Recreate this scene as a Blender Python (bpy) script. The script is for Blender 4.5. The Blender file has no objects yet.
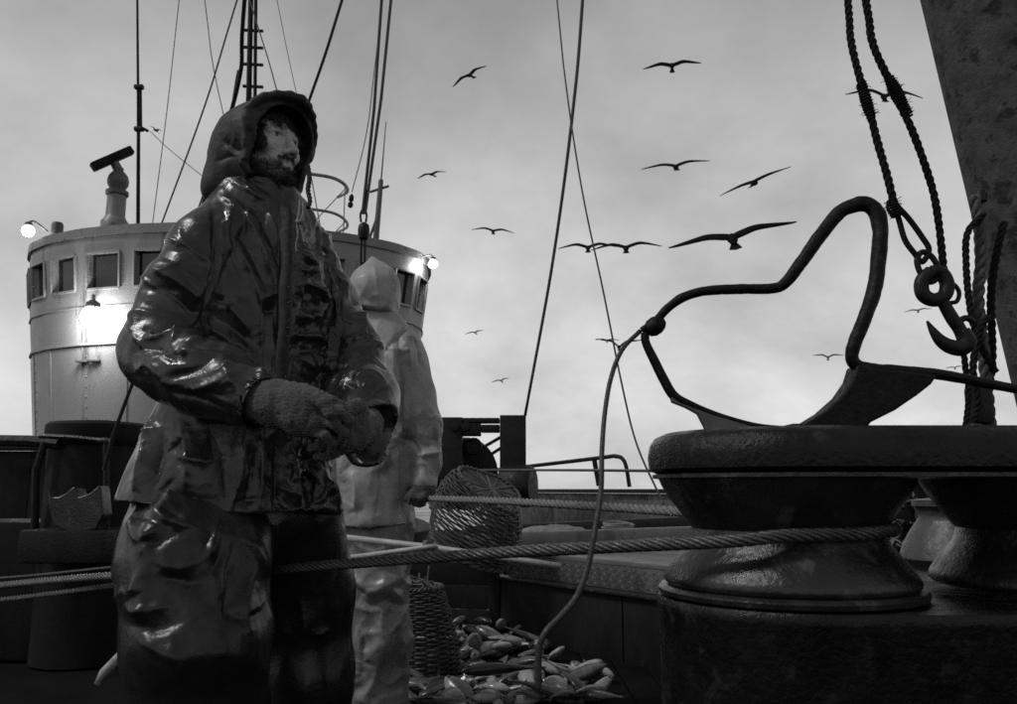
import bpy, bmesh, math, random
import numpy as np
from mathutils import Vector, Matrix

random.seed(7)
rng = np.random.default_rng(7)
R = math.radians
SC = bpy.context.scene
COL = SC.collection

# ------------------------------------------------------------------ camera
FPX, CX, CY = 820.0, 508.5, 352.0          # focal length and centre in photo pixels (1017 x 704)
CAMZ, PITCH = 0.90, R(9.5)
cam_d = bpy.data.cameras.new("camera")
cam_d.sensor_width = 36.0
cam_d.lens = 36.0 * FPX / 1017.0
cam_d.clip_start = 0.05
cam_d.clip_end = 6000.0
cam_d.dof.use_dof = True
cam_d.dof.focus_distance = 2.6
cam_d.dof.aperture_fstop = 9.0
cam = bpy.data.objects.new("camera", cam_d)
COL.objects.link(cam)
cam.location = (0, 0, CAMZ)
cam.rotation_euler = (R(90) + PITCH, 0, 0)
SC.camera = cam

# ------------------------------------------------------------------ sky and light
SC.view_settings.view_transform = 'Standard'
SC.view_settings.look = 'None'
SC.view_settings.gamma = 1.0
SC.view_settings.exposure = 0.0
SC.view_settings.use_curve_mapping = False
SC.cycles.sample_clamp_indirect = 2.0
SC.cycles.use_denoising = False            # keep fine cloth and rope texture, which the denoiser smears
SUN_EL, SUN_AZ = R(50), R(252)             # veiled sun off to the left
world = bpy.data.worlds.new("World")
SC.world = world
world.use_nodes = True
wt = world.node_tree
wt.nodes.clear()
def wn(t, **kw):
    n = wt.nodes.new(t)
    for k, v in kw.items(): setattr(n, k, v)
    return n
wout = wn('ShaderNodeOutputWorld')
wbg = wn('ShaderNodeBackground'); wbg.inputs['Strength'].default_value = 0.10
wsky = wn('ShaderNodeTexSky', sky_type='NISHITA', sun_disc=False, sun_elevation=SUN_EL, sun_rotation=SUN_AZ)
wsky.dust_density = 4.0; wsky.air_density = 1.5
wbw = wn('ShaderNodeRGBToBW')
wt.links.new(wsky.outputs[0], wbw.inputs[0])
wtc = wn('ShaderNodeTexCoord')
# an overcast deck of stratus: direction projected on a flat layer, two octaves of cloud
wsep = wn('ShaderNodeSeparateXYZ'); wt.links.new(wtc.outputs['Generated'], wsep.inputs[0])
wzc = wn('ShaderNodeMath', operation='MAXIMUM'); wt.links.new(wsep.outputs['Z'], wzc.inputs[0]); wzc.inputs[1].default_value = 0.0
wza = wn('ShaderNodeMath', operation='ADD'); wt.links.new(wzc.outputs[0], wza.inputs[0]); wza.inputs[1].default_value = 0.55
wdx = wn('ShaderNodeMath', operation='DIVIDE'); wt.links.new(wsep.outputs['X'], wdx.inputs[0]); wt.links.new(wza.outputs[0], wdx.inputs[1])
wdy = wn('ShaderNodeMath', operation='DIVIDE'); wt.links.new(wsep.outputs['Y'], wdy.inputs[0]); wt.links.new(wza.outputs[0], wdy.inputs[1])
wcm = wn('ShaderNodeCombineXYZ'); wt.links.new(wdx.outputs[0], wcm.inputs[0]); wt.links.new(wdy.outputs[0], wcm.inputs[1])
wno = wn('ShaderNodeTexNoise'); wno.inputs['Scale'].default_value = 2.6; wno.inputs['Detail'].default_value = 7
wno.inputs['Roughness'].default_value = 0.58; wno.inputs['Distortion'].default_value = 0.15
wof = wn('ShaderNodeVectorMath', operation='ADD'); wof.inputs[1].default_value = (3.1, 1.7, 0.4)
wt.links.new(wcm.outputs[0], wof.inputs[0]); wt.links.new(wof.outputs[0], wno.inputs['Vector'])
wcr = wn('ShaderNodeMapRange'); wcr.inputs['From Min'].default_value = 0.30; wcr.inputs['From Max'].default_value = 0.70
wcr.inputs['To Min'].default_value = 0.68; wcr.inputs['To Max'].default_value = 1.18
wt.links.new(wno.outputs['Fac'], wcr.inputs['Value'])
# overcast luminance falls off with height above the horizon here (thick cloud overhead at dusk)
wel = wn('ShaderNodeMapRange'); wel.interpolation_type = 'SMOOTHSTEP'
wel.inputs['From Min'].default_value = 0.02; wel.inputs['From Max'].default_value = 0.75
wel.inputs['To Min'].default_value = 7.0; wel.inputs['To Max'].default_value = 2.5
wt.links.new(wsep.outputs['Z'], wel.inputs['Value'])
wmul = wn('ShaderNodeMath', operation='MULTIPLY'); wt.links.new(wel.outputs[0], wmul.inputs[0]); wt.links.new(wcr.outputs[0], wmul.inputs[1])
wnm = wn('ShaderNodeMath', operation='MULTIPLY'); wt.links.new(wbw.outputs[0], wnm.inputs[0]); wnm.inputs[1].default_value = 0.10
wad = wn('ShaderNodeMath', operation='ADD'); wt.links.new(wmul.outputs[0], wad.inputs[0]); wt.links.new(wnm.outputs[0], wad.inputs[1])
wt.links.new(wad.outputs[0], wbg.inputs['Color'])
wt.links.new(wbg.outputs[0], wout.inputs[0])

sun_d = bpy.data.lights.new("sun", 'SUN')
sun_d.energy = 1.5
sun_d.angle = R(10)
sun = bpy.data.objects.new("sun", sun_d)
COL.objects.link(sun)
_sd = Vector((math.sin(SUN_AZ) * math.cos(SUN_EL), math.cos(SUN_AZ) * math.cos(SUN_EL), math.sin(SUN_EL)))
sun.rotation_euler = _sd.to_track_quat('Z', 'Y').to_euler()
sun.location = (-4, -4, 12)

# ------------------------------------------------------------------ pixel <-> place
_sp, _cp = math.sin(PITCH), math.cos(PITCH)
def ray(px, py):
    a, b = (px - CX) / FPX, (CY - py) / FPX
    return Vector((a, _cp - b * _sp, _sp + b * _cp))
def P(px, py, Y):
    r = ray(px, py); t = Y / r.y
    return Vector((r.x * t, Y, CAMZ + r.z * t))
def G(px, py, z=0.0):
    r = ray(px, py); t = (z - CAMZ) / r.z
    return Vector((r.x * t, r.y * t, z))
def proj(v):
    x, y, z = v[:, 0], v[:, 1], v[:, 2] - CAMZ
    d = y * _cp + z * _sp
    u = -y * _sp + z * _cp
    return CX + FPX * x / d, CY - FPX * u / d
def ppm(Y): return FPX / Y                 # photo pixels per metre at distance Y, roughly

# ------------------------------------------------------------------ objects
ORG = {}
def link(o, parent=None, org=None):
    COL.objects.link(o)
    if parent is not None: o.parent = parent
    ORG[o.name] = Vector(org) if org is not None else Vector()
    return o
def tag(o, label, cat=None, group=None, kind=None):
    o['label'] = label
    if cat: o['category'] = cat
    if group: o['group'] = group
    if kind: o['kind'] = kind
    return o
def thing(name, loc, label, cat, group=None):
    o = bpy.data.objects.new(name, None)
    o.empty_display_size = 0.1
    o.location = loc
    link(o, None, loc)
    return tag(o, label, cat, group)
def mesh_obj(name, V, Fc, mat, parent=None, smooth=True, org=None):
    V = np.asarray(V, dtype=float).reshape(-1, 3)
    if parent is not None:
        o3 = np.array(ORG[parent.name]); org = ORG[parent.name]
    elif org is not None:
        o3 = np.array(org)
    else:
        lo, hi = V.min(0), V.max(0)
        o3 = np.array([(lo[0] + hi[0]) / 2, (lo[1] + hi[1]) / 2, lo[2]])
    me = bpy.data.meshes.new(name)
    me.from_pydata((V - o3).tolist(), [], Fc if isinstance(Fc, list) else Fc.tolist())
    me.update()
    if smooth:
        me.polygons.foreach_set('use_smooth', np.ones(len(me.polygons), dtype=bool))
    if mat is not None: me.materials.append(mat)
    o = bpy.data.objects.new(name, me)
    link(o, parent, o3)
    if parent is None: o.location = o3.tolist()
    return o
def autosmooth(o, ang=40):
    me = o.data
    bm = bmesh.new(); bm.from_mesh(me)
    bmesh.ops.remove_doubles(bm, verts=bm.verts, dist=1e-6)
    bmesh.ops.recalc_face_normals(bm, faces=bm.faces)
    lim = R(ang)
    for e in bm.edges:
        e.smooth = not (len(e.link_faces) == 2 and e.calc_face_angle(0) > lim)
    bm.to_mesh(me); bm.free()
    return o
def copy_tree(o, parent=None):
    c = o.copy(); COL.objects.link(c)
    if parent is not None: c.parent = parent
    for ch in list(o.children): copy_tree(ch, c)
    return c

class MB:
    """collects shapes, builds one mesh object"""
    def __init__(s): s.v = []; s.f = []
    def add(s, V, Fc):
        b = len(s.v)
        s.v += [tuple(p) for p in V]
        s.f += [tuple(i + b for i in q) for q in Fc]
        return s
    def box(s, c, size, M=None, bev=0.0):
        hx, hy, hz = size[0] / 2, size[1] / 2, size[2] / 2
        bm = bmesh.new()
        bmesh.ops.create_cube(bm, size=1.0)
        for v in bm.verts: v.co = Vector((v.co.x * 2 * hx, v.co.y * 2 * hy, v.co.z * 2 * hz))
        if bev > 0:
            bmesh.ops.bevel(bm, geom=bm.edges[:], offset=bev, segments=2, profile=0.6, affect='EDGES')
        bm.verts.index_update()
        c = Vector(c)
        V = [(M @ v.co if M else v.co) + c for v in bm.verts]
        Fc = [[v.index for v in f.verts] for f in bm.faces]
        bm.free()
        return s.add(V, Fc)
    def beam(s, a, b, w, h, bev=0.0, up=(0, 0, 1)):
        a, b = Vector(a), Vector(b)
        d = b - a; L = d.length; x = d / L
        u = Vector(up)
        y = u.cross(x)
        if y.length < 1e-4: y = Vector((0, 1, 0)).cross(x)
        y.normalize(); z = x.cross(y)
        M = Matrix((x, y, z)).transposed()
        return s.box((a + b) / 2, (L, w, h), M, bev)
    def tube(s, path, rad, n=8, cap=True, close=False):
        V, Fc = tube_geo(path, rad, n, cap, close)
        return s.add(V, Fc)
    def lathe(s, c, prof, n=32, axis=(0, 0, 1), cap=True):
        c = Vector(c); z = Vector(axis).normalized()
        x = z.orthogonal().normalized(); y = z.cross(x)
        V, Fc = [], []
        for r, h in prof:
            for i in range(n):
                t = 2 * math.pi * i / n
                V.append(c + z * h + (x * math.cos(t) + y * math.sin(t)) * r)
        m = len(prof)
        for j in range(m - 1):
            for i in range(n):
                k = (i + 1) % n
                Fc.append((j * n + i, j * n + k, (j + 1) * n + k, (j + 1) * n + i))
        if cap:
            Fc.append(tuple(range(n))[::-1]); Fc.append(tuple((m - 1) * n + i for i in range(n)))
        return s.add(V, Fc)
    def prism(s, pts, ext):
        """polygon of 3-D points swept by vector ext"""
        n = len(pts); e = Vector(ext)
        V = [Vector(p) for p in pts] + [Vector(p) + e for p in pts]
        Fc = [tuple(range(n))[::-1], tuple(range(n, 2 * n))]
        Fc += [(i, (i + 1) % n, n + (i + 1) % n, n + i) for i in range(n)]
        return s.add(V, Fc)
    def build(s, name, mat, parent=None, smooth=True, ang=40, org=None):
        o = mesh_obj(name, s.v, s.f, mat, parent, smooth, org)
        if smooth: autosmooth(o, ang)
        return o

def spline(pts, n=12, close=False):
    """Catmull-Rom through the points (numpy, m x 3)"""
    p = np.array([tuple(q) for q in pts], dtype=float)
    if len(p) == 2: 
        t = np.linspace(0, 1, n + 1)[:, None]
        return p[0] * (1 - t) + p[1] * t
    if close: q = np.vstack([p[-1], p, p[0], p[1]])
    else: q = np.vstack([2 * p[0] - p[1], p, 2 * p[-1] - p[-2]])
    out = []
    t = np.linspace(0, 1, n, endpoint=False)[:, None]
    for i in range(1, len(q) - 2):
        a, b, c, d = q[i - 1], q[i], q[i + 1], q[i + 2]
        out.append(0.5 * ((2 * b) + (c - a) * t + (2 * a - 5 * b + 4 * c - d) * t * t + (3 * b - a - 3 * c + d) * t ** 3))
    out = np.vstack(out)
    if not close: out = np.vstack([out, p[-1]])
    return out
def resample(p, step):
    d = np.r_[0, np.cumsum(np.linalg.norm(np.diff(p, axis=0), axis=1))]
    n = max(2, int(round(d[-1] / step)) + 1)
    t = np.linspace(0, d[-1], n)
    return np.stack([np.interp(t, d, p[:, k]) for k in range(p.shape[1])], 1)
def frames(p):
    T = np.gradient(p, axis=0); T /= np.linalg.norm(T, axis=1)[:, None] + 1e-12
    N = np.zeros_like(p)
    a = np.array([0, 0, 1.0]) if abs(T[0, 2]) < 0.9 else np.array([1.0, 0, 0])
    n = a - T[0] * a.dot(T[0]); n /= np.linalg.norm(n); N[0] = n
    for i in range(1, len(p)):
        n = N[i - 1] - T[i] * N[i - 1].dot(T[i]); n /= np.linalg.norm(n) + 1e-12; N[i] = n
    return T, N, np.cross(T, N)
def tube_geo(path, rad, n=8, cap=True, close=False):
    p = np.array([tuple(q) for q in path], dtype=float); m = len(p)
    r = np.full(m, rad, dtype=float) if np.isscalar(rad) else np.interp(np.linspace(0, 1, m), np.linspace(0, 1, len(rad)), rad)
    T, N, B = frames(p)
    a = np.arange(n) * 2 * math.pi / n
    V = p[:, None, :] + r[:, None, None] * (np.cos(a)[None, :, None] * N[:, None, :] + np.sin(a)[None, :, None] * B[:, None, :])
    V = V.reshape(-1, 3)
    Fc = []
    for j in range(m - 1 if not close else m):
        j2 = (j + 1) % m
        for i in range(n):
            k = (i + 1) % n
            Fc.append((j * n + i, j * n + k, j2 * n + k, j2 * n + i))
    if cap and not close:
        Fc.append(tuple(range(n))[::-1]); Fc.append(tuple((m - 1) * n + i for i in range(n)))
    return V, Fc
def rope(name, pts, rad, mat, label, cat='rope', group=None, strands=3, pitch=7.0, sides=6, step=None, parent=None, close=False, sub=14):
    """laid rope: each strand is a helical tube of its own"""
    p = resample(spline(pts, sub), step or float(np.mean(rad)) * pitch / 9.0)
    m = len(p)
    r = np.full(m, rad) if np.isscalar(rad) else np.interp(np.linspace(0, 1, m), np.linspace(0, 1, len(rad)), rad)
    T, N, B = frames(p)
    s = np.r_[0, np.cumsum(np.linalg.norm(np.diff(p, axis=0), axis=1))]
    ph = 2 * math.pi * s / (np.mean(r) * pitch)
    if strands == 3: off, sr = 0.50, 0.53
    elif strands == 4: off, sr = 0.56, 0.46
    else: off, sr = 0.64, 0.37
    root = None
    if parent is None:
        root = thing(name, p[np.argmin(p[:, 2])].tolist(), label, cat, group)
    for k in range(strands):
        a = ph + 2 * math.pi * k / strands
        c = p + (r * off)[:, None] * (np.cos(a)[:, None] * N + np.sin(a)[:, None] * B)
        V, Fc = tube_geo(c, r * sr, sides)
        mesh_obj('strand', V, Fc, mat, root or parent)
    return root
# ------------------------------------------------------------------ noise and sculpting by distance field
def _hash(i, j, k, seed):
    n = (i * 374761393 + j * 668265263 + k * 2147483647 + seed * 1274126177) & 0xFFFFFFFF
    n = ((n ^ (n >> 13)) * 1274126177) & 0xFFFFFFFF
    n = ((n ^ (n >> 16)) * 2246822519) & 0xFFFFFFFF
    return ((n ^ (n >> 15)) & 0xFFFF) / 32767.5 - 1.0
def vnoise(p, seed=0):
    p = np.asarray(p, dtype=float)
    f = np.floor(p).astype(np.int64); t = p - f
    t = t * t * t * (t * (t * 6 - 15) + 10)
    out = 0
    for a in (0, 1):
        for b in (0, 1):
            for c in (0, 1):
                w = (t[..., 0] if a else 1 - t[..., 0]) * (t[..., 1] if b else 1 - t[..., 1]) * (t[..., 2] if c else 1 - t[..., 2])
                out = out + w * _hash(f[..., 0] + a, f[..., 1] + b, f[..., 2] + c, seed)
    return out
def fbm(p, seed=0, oct=3):
    s, a = 0, 1.0
    for o in range(oct):
        s = s + a * vnoise(p * (2 ** o), seed + o); a *= 0.5
    return s
def smin(a, b, k):
    if k <= 0: return np.minimum(a, b)
    h = np.clip(0.5 + 0.5 * (b - a) / k, 0, 1)
    return b + (a - b) * h - k * h * (1 - h)
class Field:
    def __init__(s, lo, hi, h):
        s.lo = np.array(lo, dtype=float); s.h = h
        s.n = np.ceil((np.array(hi) - s.lo) / h).astype(int) + 1
        s.F = np.full(s.n, 1.0, dtype=np.float32)
        s.ax = [(s.lo[k] + h * np.arange(s.n[k])).astype(np.float32) for k in range(3)]
    def _win(s, lo, hi, m):
        a = np.clip(np.floor((np.array(lo) - m - s.lo) / s.h).astype(int), 0, s.n)
        b = np.clip(np.ceil((np.array(hi) + m - s.lo) / s.h).astype(int) + 1, 0, s.n)
        return tuple(slice(a[k], b[k]) for k in range(3))
    def _coords(s, w):
        return s.ax[0][w[0]][:, None, None], s.ax[1][w[1]][None, :, None], s.ax[2][w[2]][None, None, :]
    def add(s, prim, k=0.0):
        lo, hi, fn = prim
        w = s._win(lo, hi, k + 4 * s.h)
        if min(x.stop - x.start for x in w) <= 0: return s
        s.F[w] = smin(s.F[w], fn(*s._coords(w)), k); return s
    def cut(s, prim, k=0.0):
        lo, hi, fn = prim
        w = s._win(lo, hi, k + 4 * s.h)
        if min(x.stop - x.start for x in w) <= 0: return s
        s.F[w] = -smin(-s.F[w], fn(*s._coords(w)), k); return s
    def clip_plane(s, p, n, k=0.0):
        """keep the side where (x-p).n < 0"""
        X, Y, Z = s._coords((slice(None),) * 3)
        d = ((X - p[0]) * n[0] + (Y - p[1]) * n[1] + (Z - p[2]) * n[2])
        s.F = -smin(-s.F, -d, k) if k > 0 else np.maximum(s.F, d)
        return s
    def mesh(s):
        Fv = s.F.copy()
        Fv[0] = Fv[-1] = 1; Fv[:, 0] = Fv[:, -1] = 1; Fv[:, :, 0] = Fv[:, :, -1] = 1
        S = Fv < 0
        c = [S[a:S.shape[0] - 1 + a, b:S.shape[1] - 1 + b, d:S.shape[2] - 1 + d] for a in (0, 1) for b in (0, 1) for d in (0, 1)]
        tot = sum(x.astype(np.int8) for x in c)
        act = (tot > 0) & (tot < 8)
        idx = np.full(act.shape, -1, dtype=np.int64)
        I = np.argwhere(act)
        idx[act] = np.arange(len(I))
        corners = np.array([(a, b, d) for a in (0, 1) for b in (0, 1) for d in (0, 1)])
        val = np.stack([Fv[I[:, 0] + q[0], I[:, 1] + q[1], I[:, 2] + q[2]] for q in corners], 1).astype(float)
        acc = np.zeros((len(I), 3)); cnt = np.zeros(len(I))
        for a in range(8):
            for b in range(a + 1, 8):
                if np.abs(corners[a] - corners[b]).sum() != 1: continue
                x = (val[:, a] < 0) != (val[:, b] < 0)
                t = val[:, a] / (val[:, a] - val[:, b] + 1e-12)
                acc[x] += (corners[a] + (corners[b] - corners[a]) * t[:, None])[x]; cnt[x] += 1
        V = s.lo + s.h * (I + acc / cnt[:, None])
        faces = []
        for ax in range(3):
            o1, o2 = [(1, 2), (2, 0), (0, 1)][ax]
            sl0 = [slice(None)] * 3; sl1 = [slice(None)] * 3
            sl0[ax] = slice(0, -1); sl1[ax] = slice(1, None)
            E = S[tuple(sl0)] != S[tuple(sl1)]
            A = np.argwhere(E)
            A = A[(A[:, o1] > 0) & (A[:, o2] > 0) & (A[:, o1] < s.n[o1] - 1) & (A[:, o2] < s.n[o2] - 1)]
            ins = S[A[:, 0], A[:, 1], A[:, 2]]
            def at(d1, d2):
                B = A.copy(); B[:, o1] += d1; B[:, o2] += d2
                return idx[B[:, 0], B[:, 1], B[:, 2]]
            q = np.stack([at(-1, -1), at(0, -1), at(0, 0), at(-1, 0)], 1)
            q[~ins] = q[~ins][:, ::-1]
            faces.append(q)
        Fc = np.vstack(faces)
        Fc = Fc[(Fc >= 0).all(1)]
        return V, Fc
def vnormals(V, Fc):
    a, b, c, d = (V[Fc[:, k]] for k in range(4))
    n = np.cross(c - a, d - b)
    N = np.zeros_like(V)
    for k in range(4): np.add.at(N, Fc[:, k], n)
    return N / (np.linalg.norm(N, axis=1)[:, None] + 1e-12)
def relax(V, Fc, it=2, w=0.5):
    for _ in range(it):
        S = np.zeros_like(V); C = np.zeros(len(V))
        for k in range(4):
            for m in (1, 3):
                np.add.at(S, Fc[:, k], V[Fc[:, (k + m) % 4]]); np.add.at(C, Fc[:, k], 1)
        V = V * (1 - w) + w * S / np.maximum(C, 1)[:, None]
    return V
# primitives: (lo, hi, function)
def pcap(a, b, ra, rb=None):
    a = np.array(tuple(a), dtype=float); b = np.array(tuple(b), dtype=float); rb = ra if rb is None else rb
    d = b - a; L2 = max(d.dot(d), 1e-9); m = max(ra, rb)
    def fn(X, Y, Z):
        x, y, z = X - a[0], Y - a[1], Z - a[2]
        t = np.clip((x * d[0] + y * d[1] + z * d[2]) / L2, 0, 1)
        return np.sqrt((x - t * d[0]) ** 2 + (y - t * d[1]) ** 2 + (z - t * d[2]) ** 2) - (ra + (rb - ra) * t)
    return np.minimum(a, b) - m, np.maximum(a, b) + m, fn
def pell(c, r, M=None):
    c = np.array(tuple(c), dtype=float); r = np.array(r, dtype=float)
    M = np.eye(3) if M is None else np.array(M)          # columns are the ellipsoid's axes
    e = np.sqrt((M ** 2 @ (r ** 2)))
    def fn(X, Y, Z):
        x, y, z = X - c[0], Y - c[1], Z - c[2]
        q = [(M[0, k] * x + M[1, k] * y + M[2, k] * z) / r[k] for k in range(3)]
        k0 = np.sqrt(q[0] ** 2 + q[1] ** 2 + q[2] ** 2)
        k1 = np.sqrt((q[0] / r[0]) ** 2 + (q[1] / r[1]) ** 2 + (q[2] / r[2]) ** 2)
        return k0 * (k0 - 1) / (k1 + 1e-6)
    return c - e, c + e, fn
def ploft(secs, p=2.0):
    """stack of elliptical sections: (z, cx, cy, half width, half depth, yaw)"""
    s = np.array(sorted(secs)); z0, z1 = s[0, 0], s[-1, 0]
    m = max(s[:, 3].max(), s[:, 4].max())
    zz = np.linspace(z0, z1, 200)
    try:
        tab = [spl1(s[:, 0], s[:, k], zz) for k in range(1, 6)]
    except Exception:
        tab = [np.interp(zz, s[:, 0], s[:, k]) for k in range(1, 6)]
    def fn(X, Y, Z):
        cx, cy, a, b, w = (np.interp(Z, zz, t) for t in tab)
        cw, sw = np.cos(w), np.sin(w)
        x, y = X - cx, Y - cy
        u, v = x * cw + y * sw, -x * sw + y * cw
        k0 = (np.abs(u / a) ** p + np.abs(v / b) ** p) ** (1 / p)
        k1 = np.sqrt((u / a ** 2) ** 2 + (v / b ** 2) ** 2)
        d = k0 * (k0 - 1) / (k1 + 1e-4)
        d = np.minimum(d, 0.5)
        return np.maximum(np.maximum(d, Z - z1), z0 - Z)
    lo = np.array([s[:, 1].min() - m, s[:, 2].min() - m, z0]); hi = np.array([s[:, 1].max() + m, s[:, 2].max() + m, z1])
    return lo, hi, fn
def spl1(x, y, q):
    """monotone-ish cubic through samples"""
    m = np.gradient(y, x)
    i = np.clip(np.searchsorted(x, q) - 1, 0, len(x) - 2)
    h = x[i + 1] - x[i]; t = (q - x[i]) / h
    return (2 * t ** 3 - 3 * t ** 2 + 1) * y[i] + (t ** 3 - 2 * t ** 2 + t) * h * m[i] + (-2 * t ** 3 + 3 * t ** 2) * y[i + 1] + (t ** 3 - t ** 2) * h * m[i + 1]
def seg_dist(px, py, pts):
    best = np.full(px.shape, 1e9); par = np.zeros(px.shape)
    L = [math.hypot(pts[i + 1][0] - pts[i][0], pts[i + 1][1] - pts[i][1]) for i in range(len(pts) - 1)]
    tot = sum(L); acc = 0
    sgn = np.ones(px.shape)
    for i in range(len(pts) - 1):
        ax, ay = pts[i]; dx, dy = pts[i + 1][0] - ax, pts[i + 1][1] - ay
        t = np.clip(((px - ax) * dx + (py - ay) * dy) / (L[i] ** 2 + 1e-9), 0, 1)
        d = np.hypot(px - ax - t * dx, py - ay - t * dy)
        u = d < best
        best[u] = d[u]; par[u] = ((acc + t * L[i]) / tot)[u]
        sgn[u] = np.sign(dx * (py - ay) - dy * (px - ax))[u]
        acc += L[i]
    return best, par, sgn
def folds(V, N, strokes):
    """cloth folds: each stroke is (polyline traced in the photo, width px, height m); raised where height > 0.
    The fold is real relief on the cloth: the vertices move along their normals."""
    px, py = proj(V)
    c = np.array([0, 0, CAMZ]); vd = V - c; vd /= np.linalg.norm(vd, axis=1)[:, None]
    fac = np.clip(-(N * vd).sum(1) * 3 + 0.3, 0, 1)
    D = np.zeros(len(V))
    for pts, w, h in strokes:
        pp = spline([(a, b, 0) for a, b in pts], 6)[:, :2] if len(pts) > 2 else np.array(pts, dtype=float)
        lo, hi = pp.min(0) - 4 * w, pp.max(0) + 4 * w
        q = np.where((px > lo[0]) & (px < hi[0]) & (py > lo[1]) & (py < hi[1]))[0]
        if len(q) == 0: continue
        d, t, sg = seg_dist(px[q], py[q], [tuple(x) for x in pp])
        taper = np.clip(np.sin(np.clip(t, 0.02, 0.98) * math.pi) ** 0.6, 0, 1)
        # steep on one side, long on the other, like pushed cloth
        ww = np.where(sg > 0, w * 0.65, w * 1.35)
        D[q] += h * taper * np.exp(-(d / ww) ** 0.95)
    return V + N * (D * fac)[:, None]
def branch(strokes, seed, n=2):
    """smaller creases that fork off the main folds"""
    r_ = np.random.default_rng(seed); out = list(strokes)
    for pts, w, h in strokes:
        p = spline([(a, b, 0) for a, b in pts], 4)[:, :2] if len(pts) > 2 else np.array(pts, dtype=float)
        L = np.linalg.norm(p[-1] - p[0])
        for _ in range(n):
            i = r_.integers(0, len(p)); c = p[i]
            d = p[-1] - p[0]; d = d / (np.linalg.norm(d) + 1e-6)
            a = r_.normal(0, 0.55); ca, sa = math.cos(a), math.sin(a)
            d = np.array([d[0] * ca - d[1] * sa, d[0] * sa + d[1] * ca])
            l = L * r_.uniform(0.3, 0.6); o = np.array([-d[1], d[0]]) * r_.normal(0, 2.0 * w)
            m_ = c + o + np.array([-d[1], d[0]]) * r_.normal(0, l * 0.08)
            out.append(([tuple(c + o - d * l / 2), tuple(m_), tuple(c + o + d * l / 2)], max(1.8, w * 0.5), h * r_.uniform(0.35, 0.6) * r_.choice([1, 1, -1])))
    return out
def crumple(V, N, sc, amp, seed=0, stretch=(1, 1, 1), sharp=1.0, mask=None):
    """creased sheet: sharp valleys from folded noise"""
    q = V * np.array(stretch) * sc
    q = q + 0.6 * np.stack([vnoise(q * 0.7 + 11, seed + 50), vnoise(q * 0.7 + 37, seed + 60), vnoise(q * 0.7 + 71, seed + 70)], -1)
    a = 0.5 - np.abs(vnoise(q, seed)) ** sharp - 0.45 * np.abs(vnoise(q * 2.1 + 5, seed + 3)) ** sharp
    a = a * amp
    if mask is not None: a = a * mask
    return V + N * a[:, None]
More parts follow.
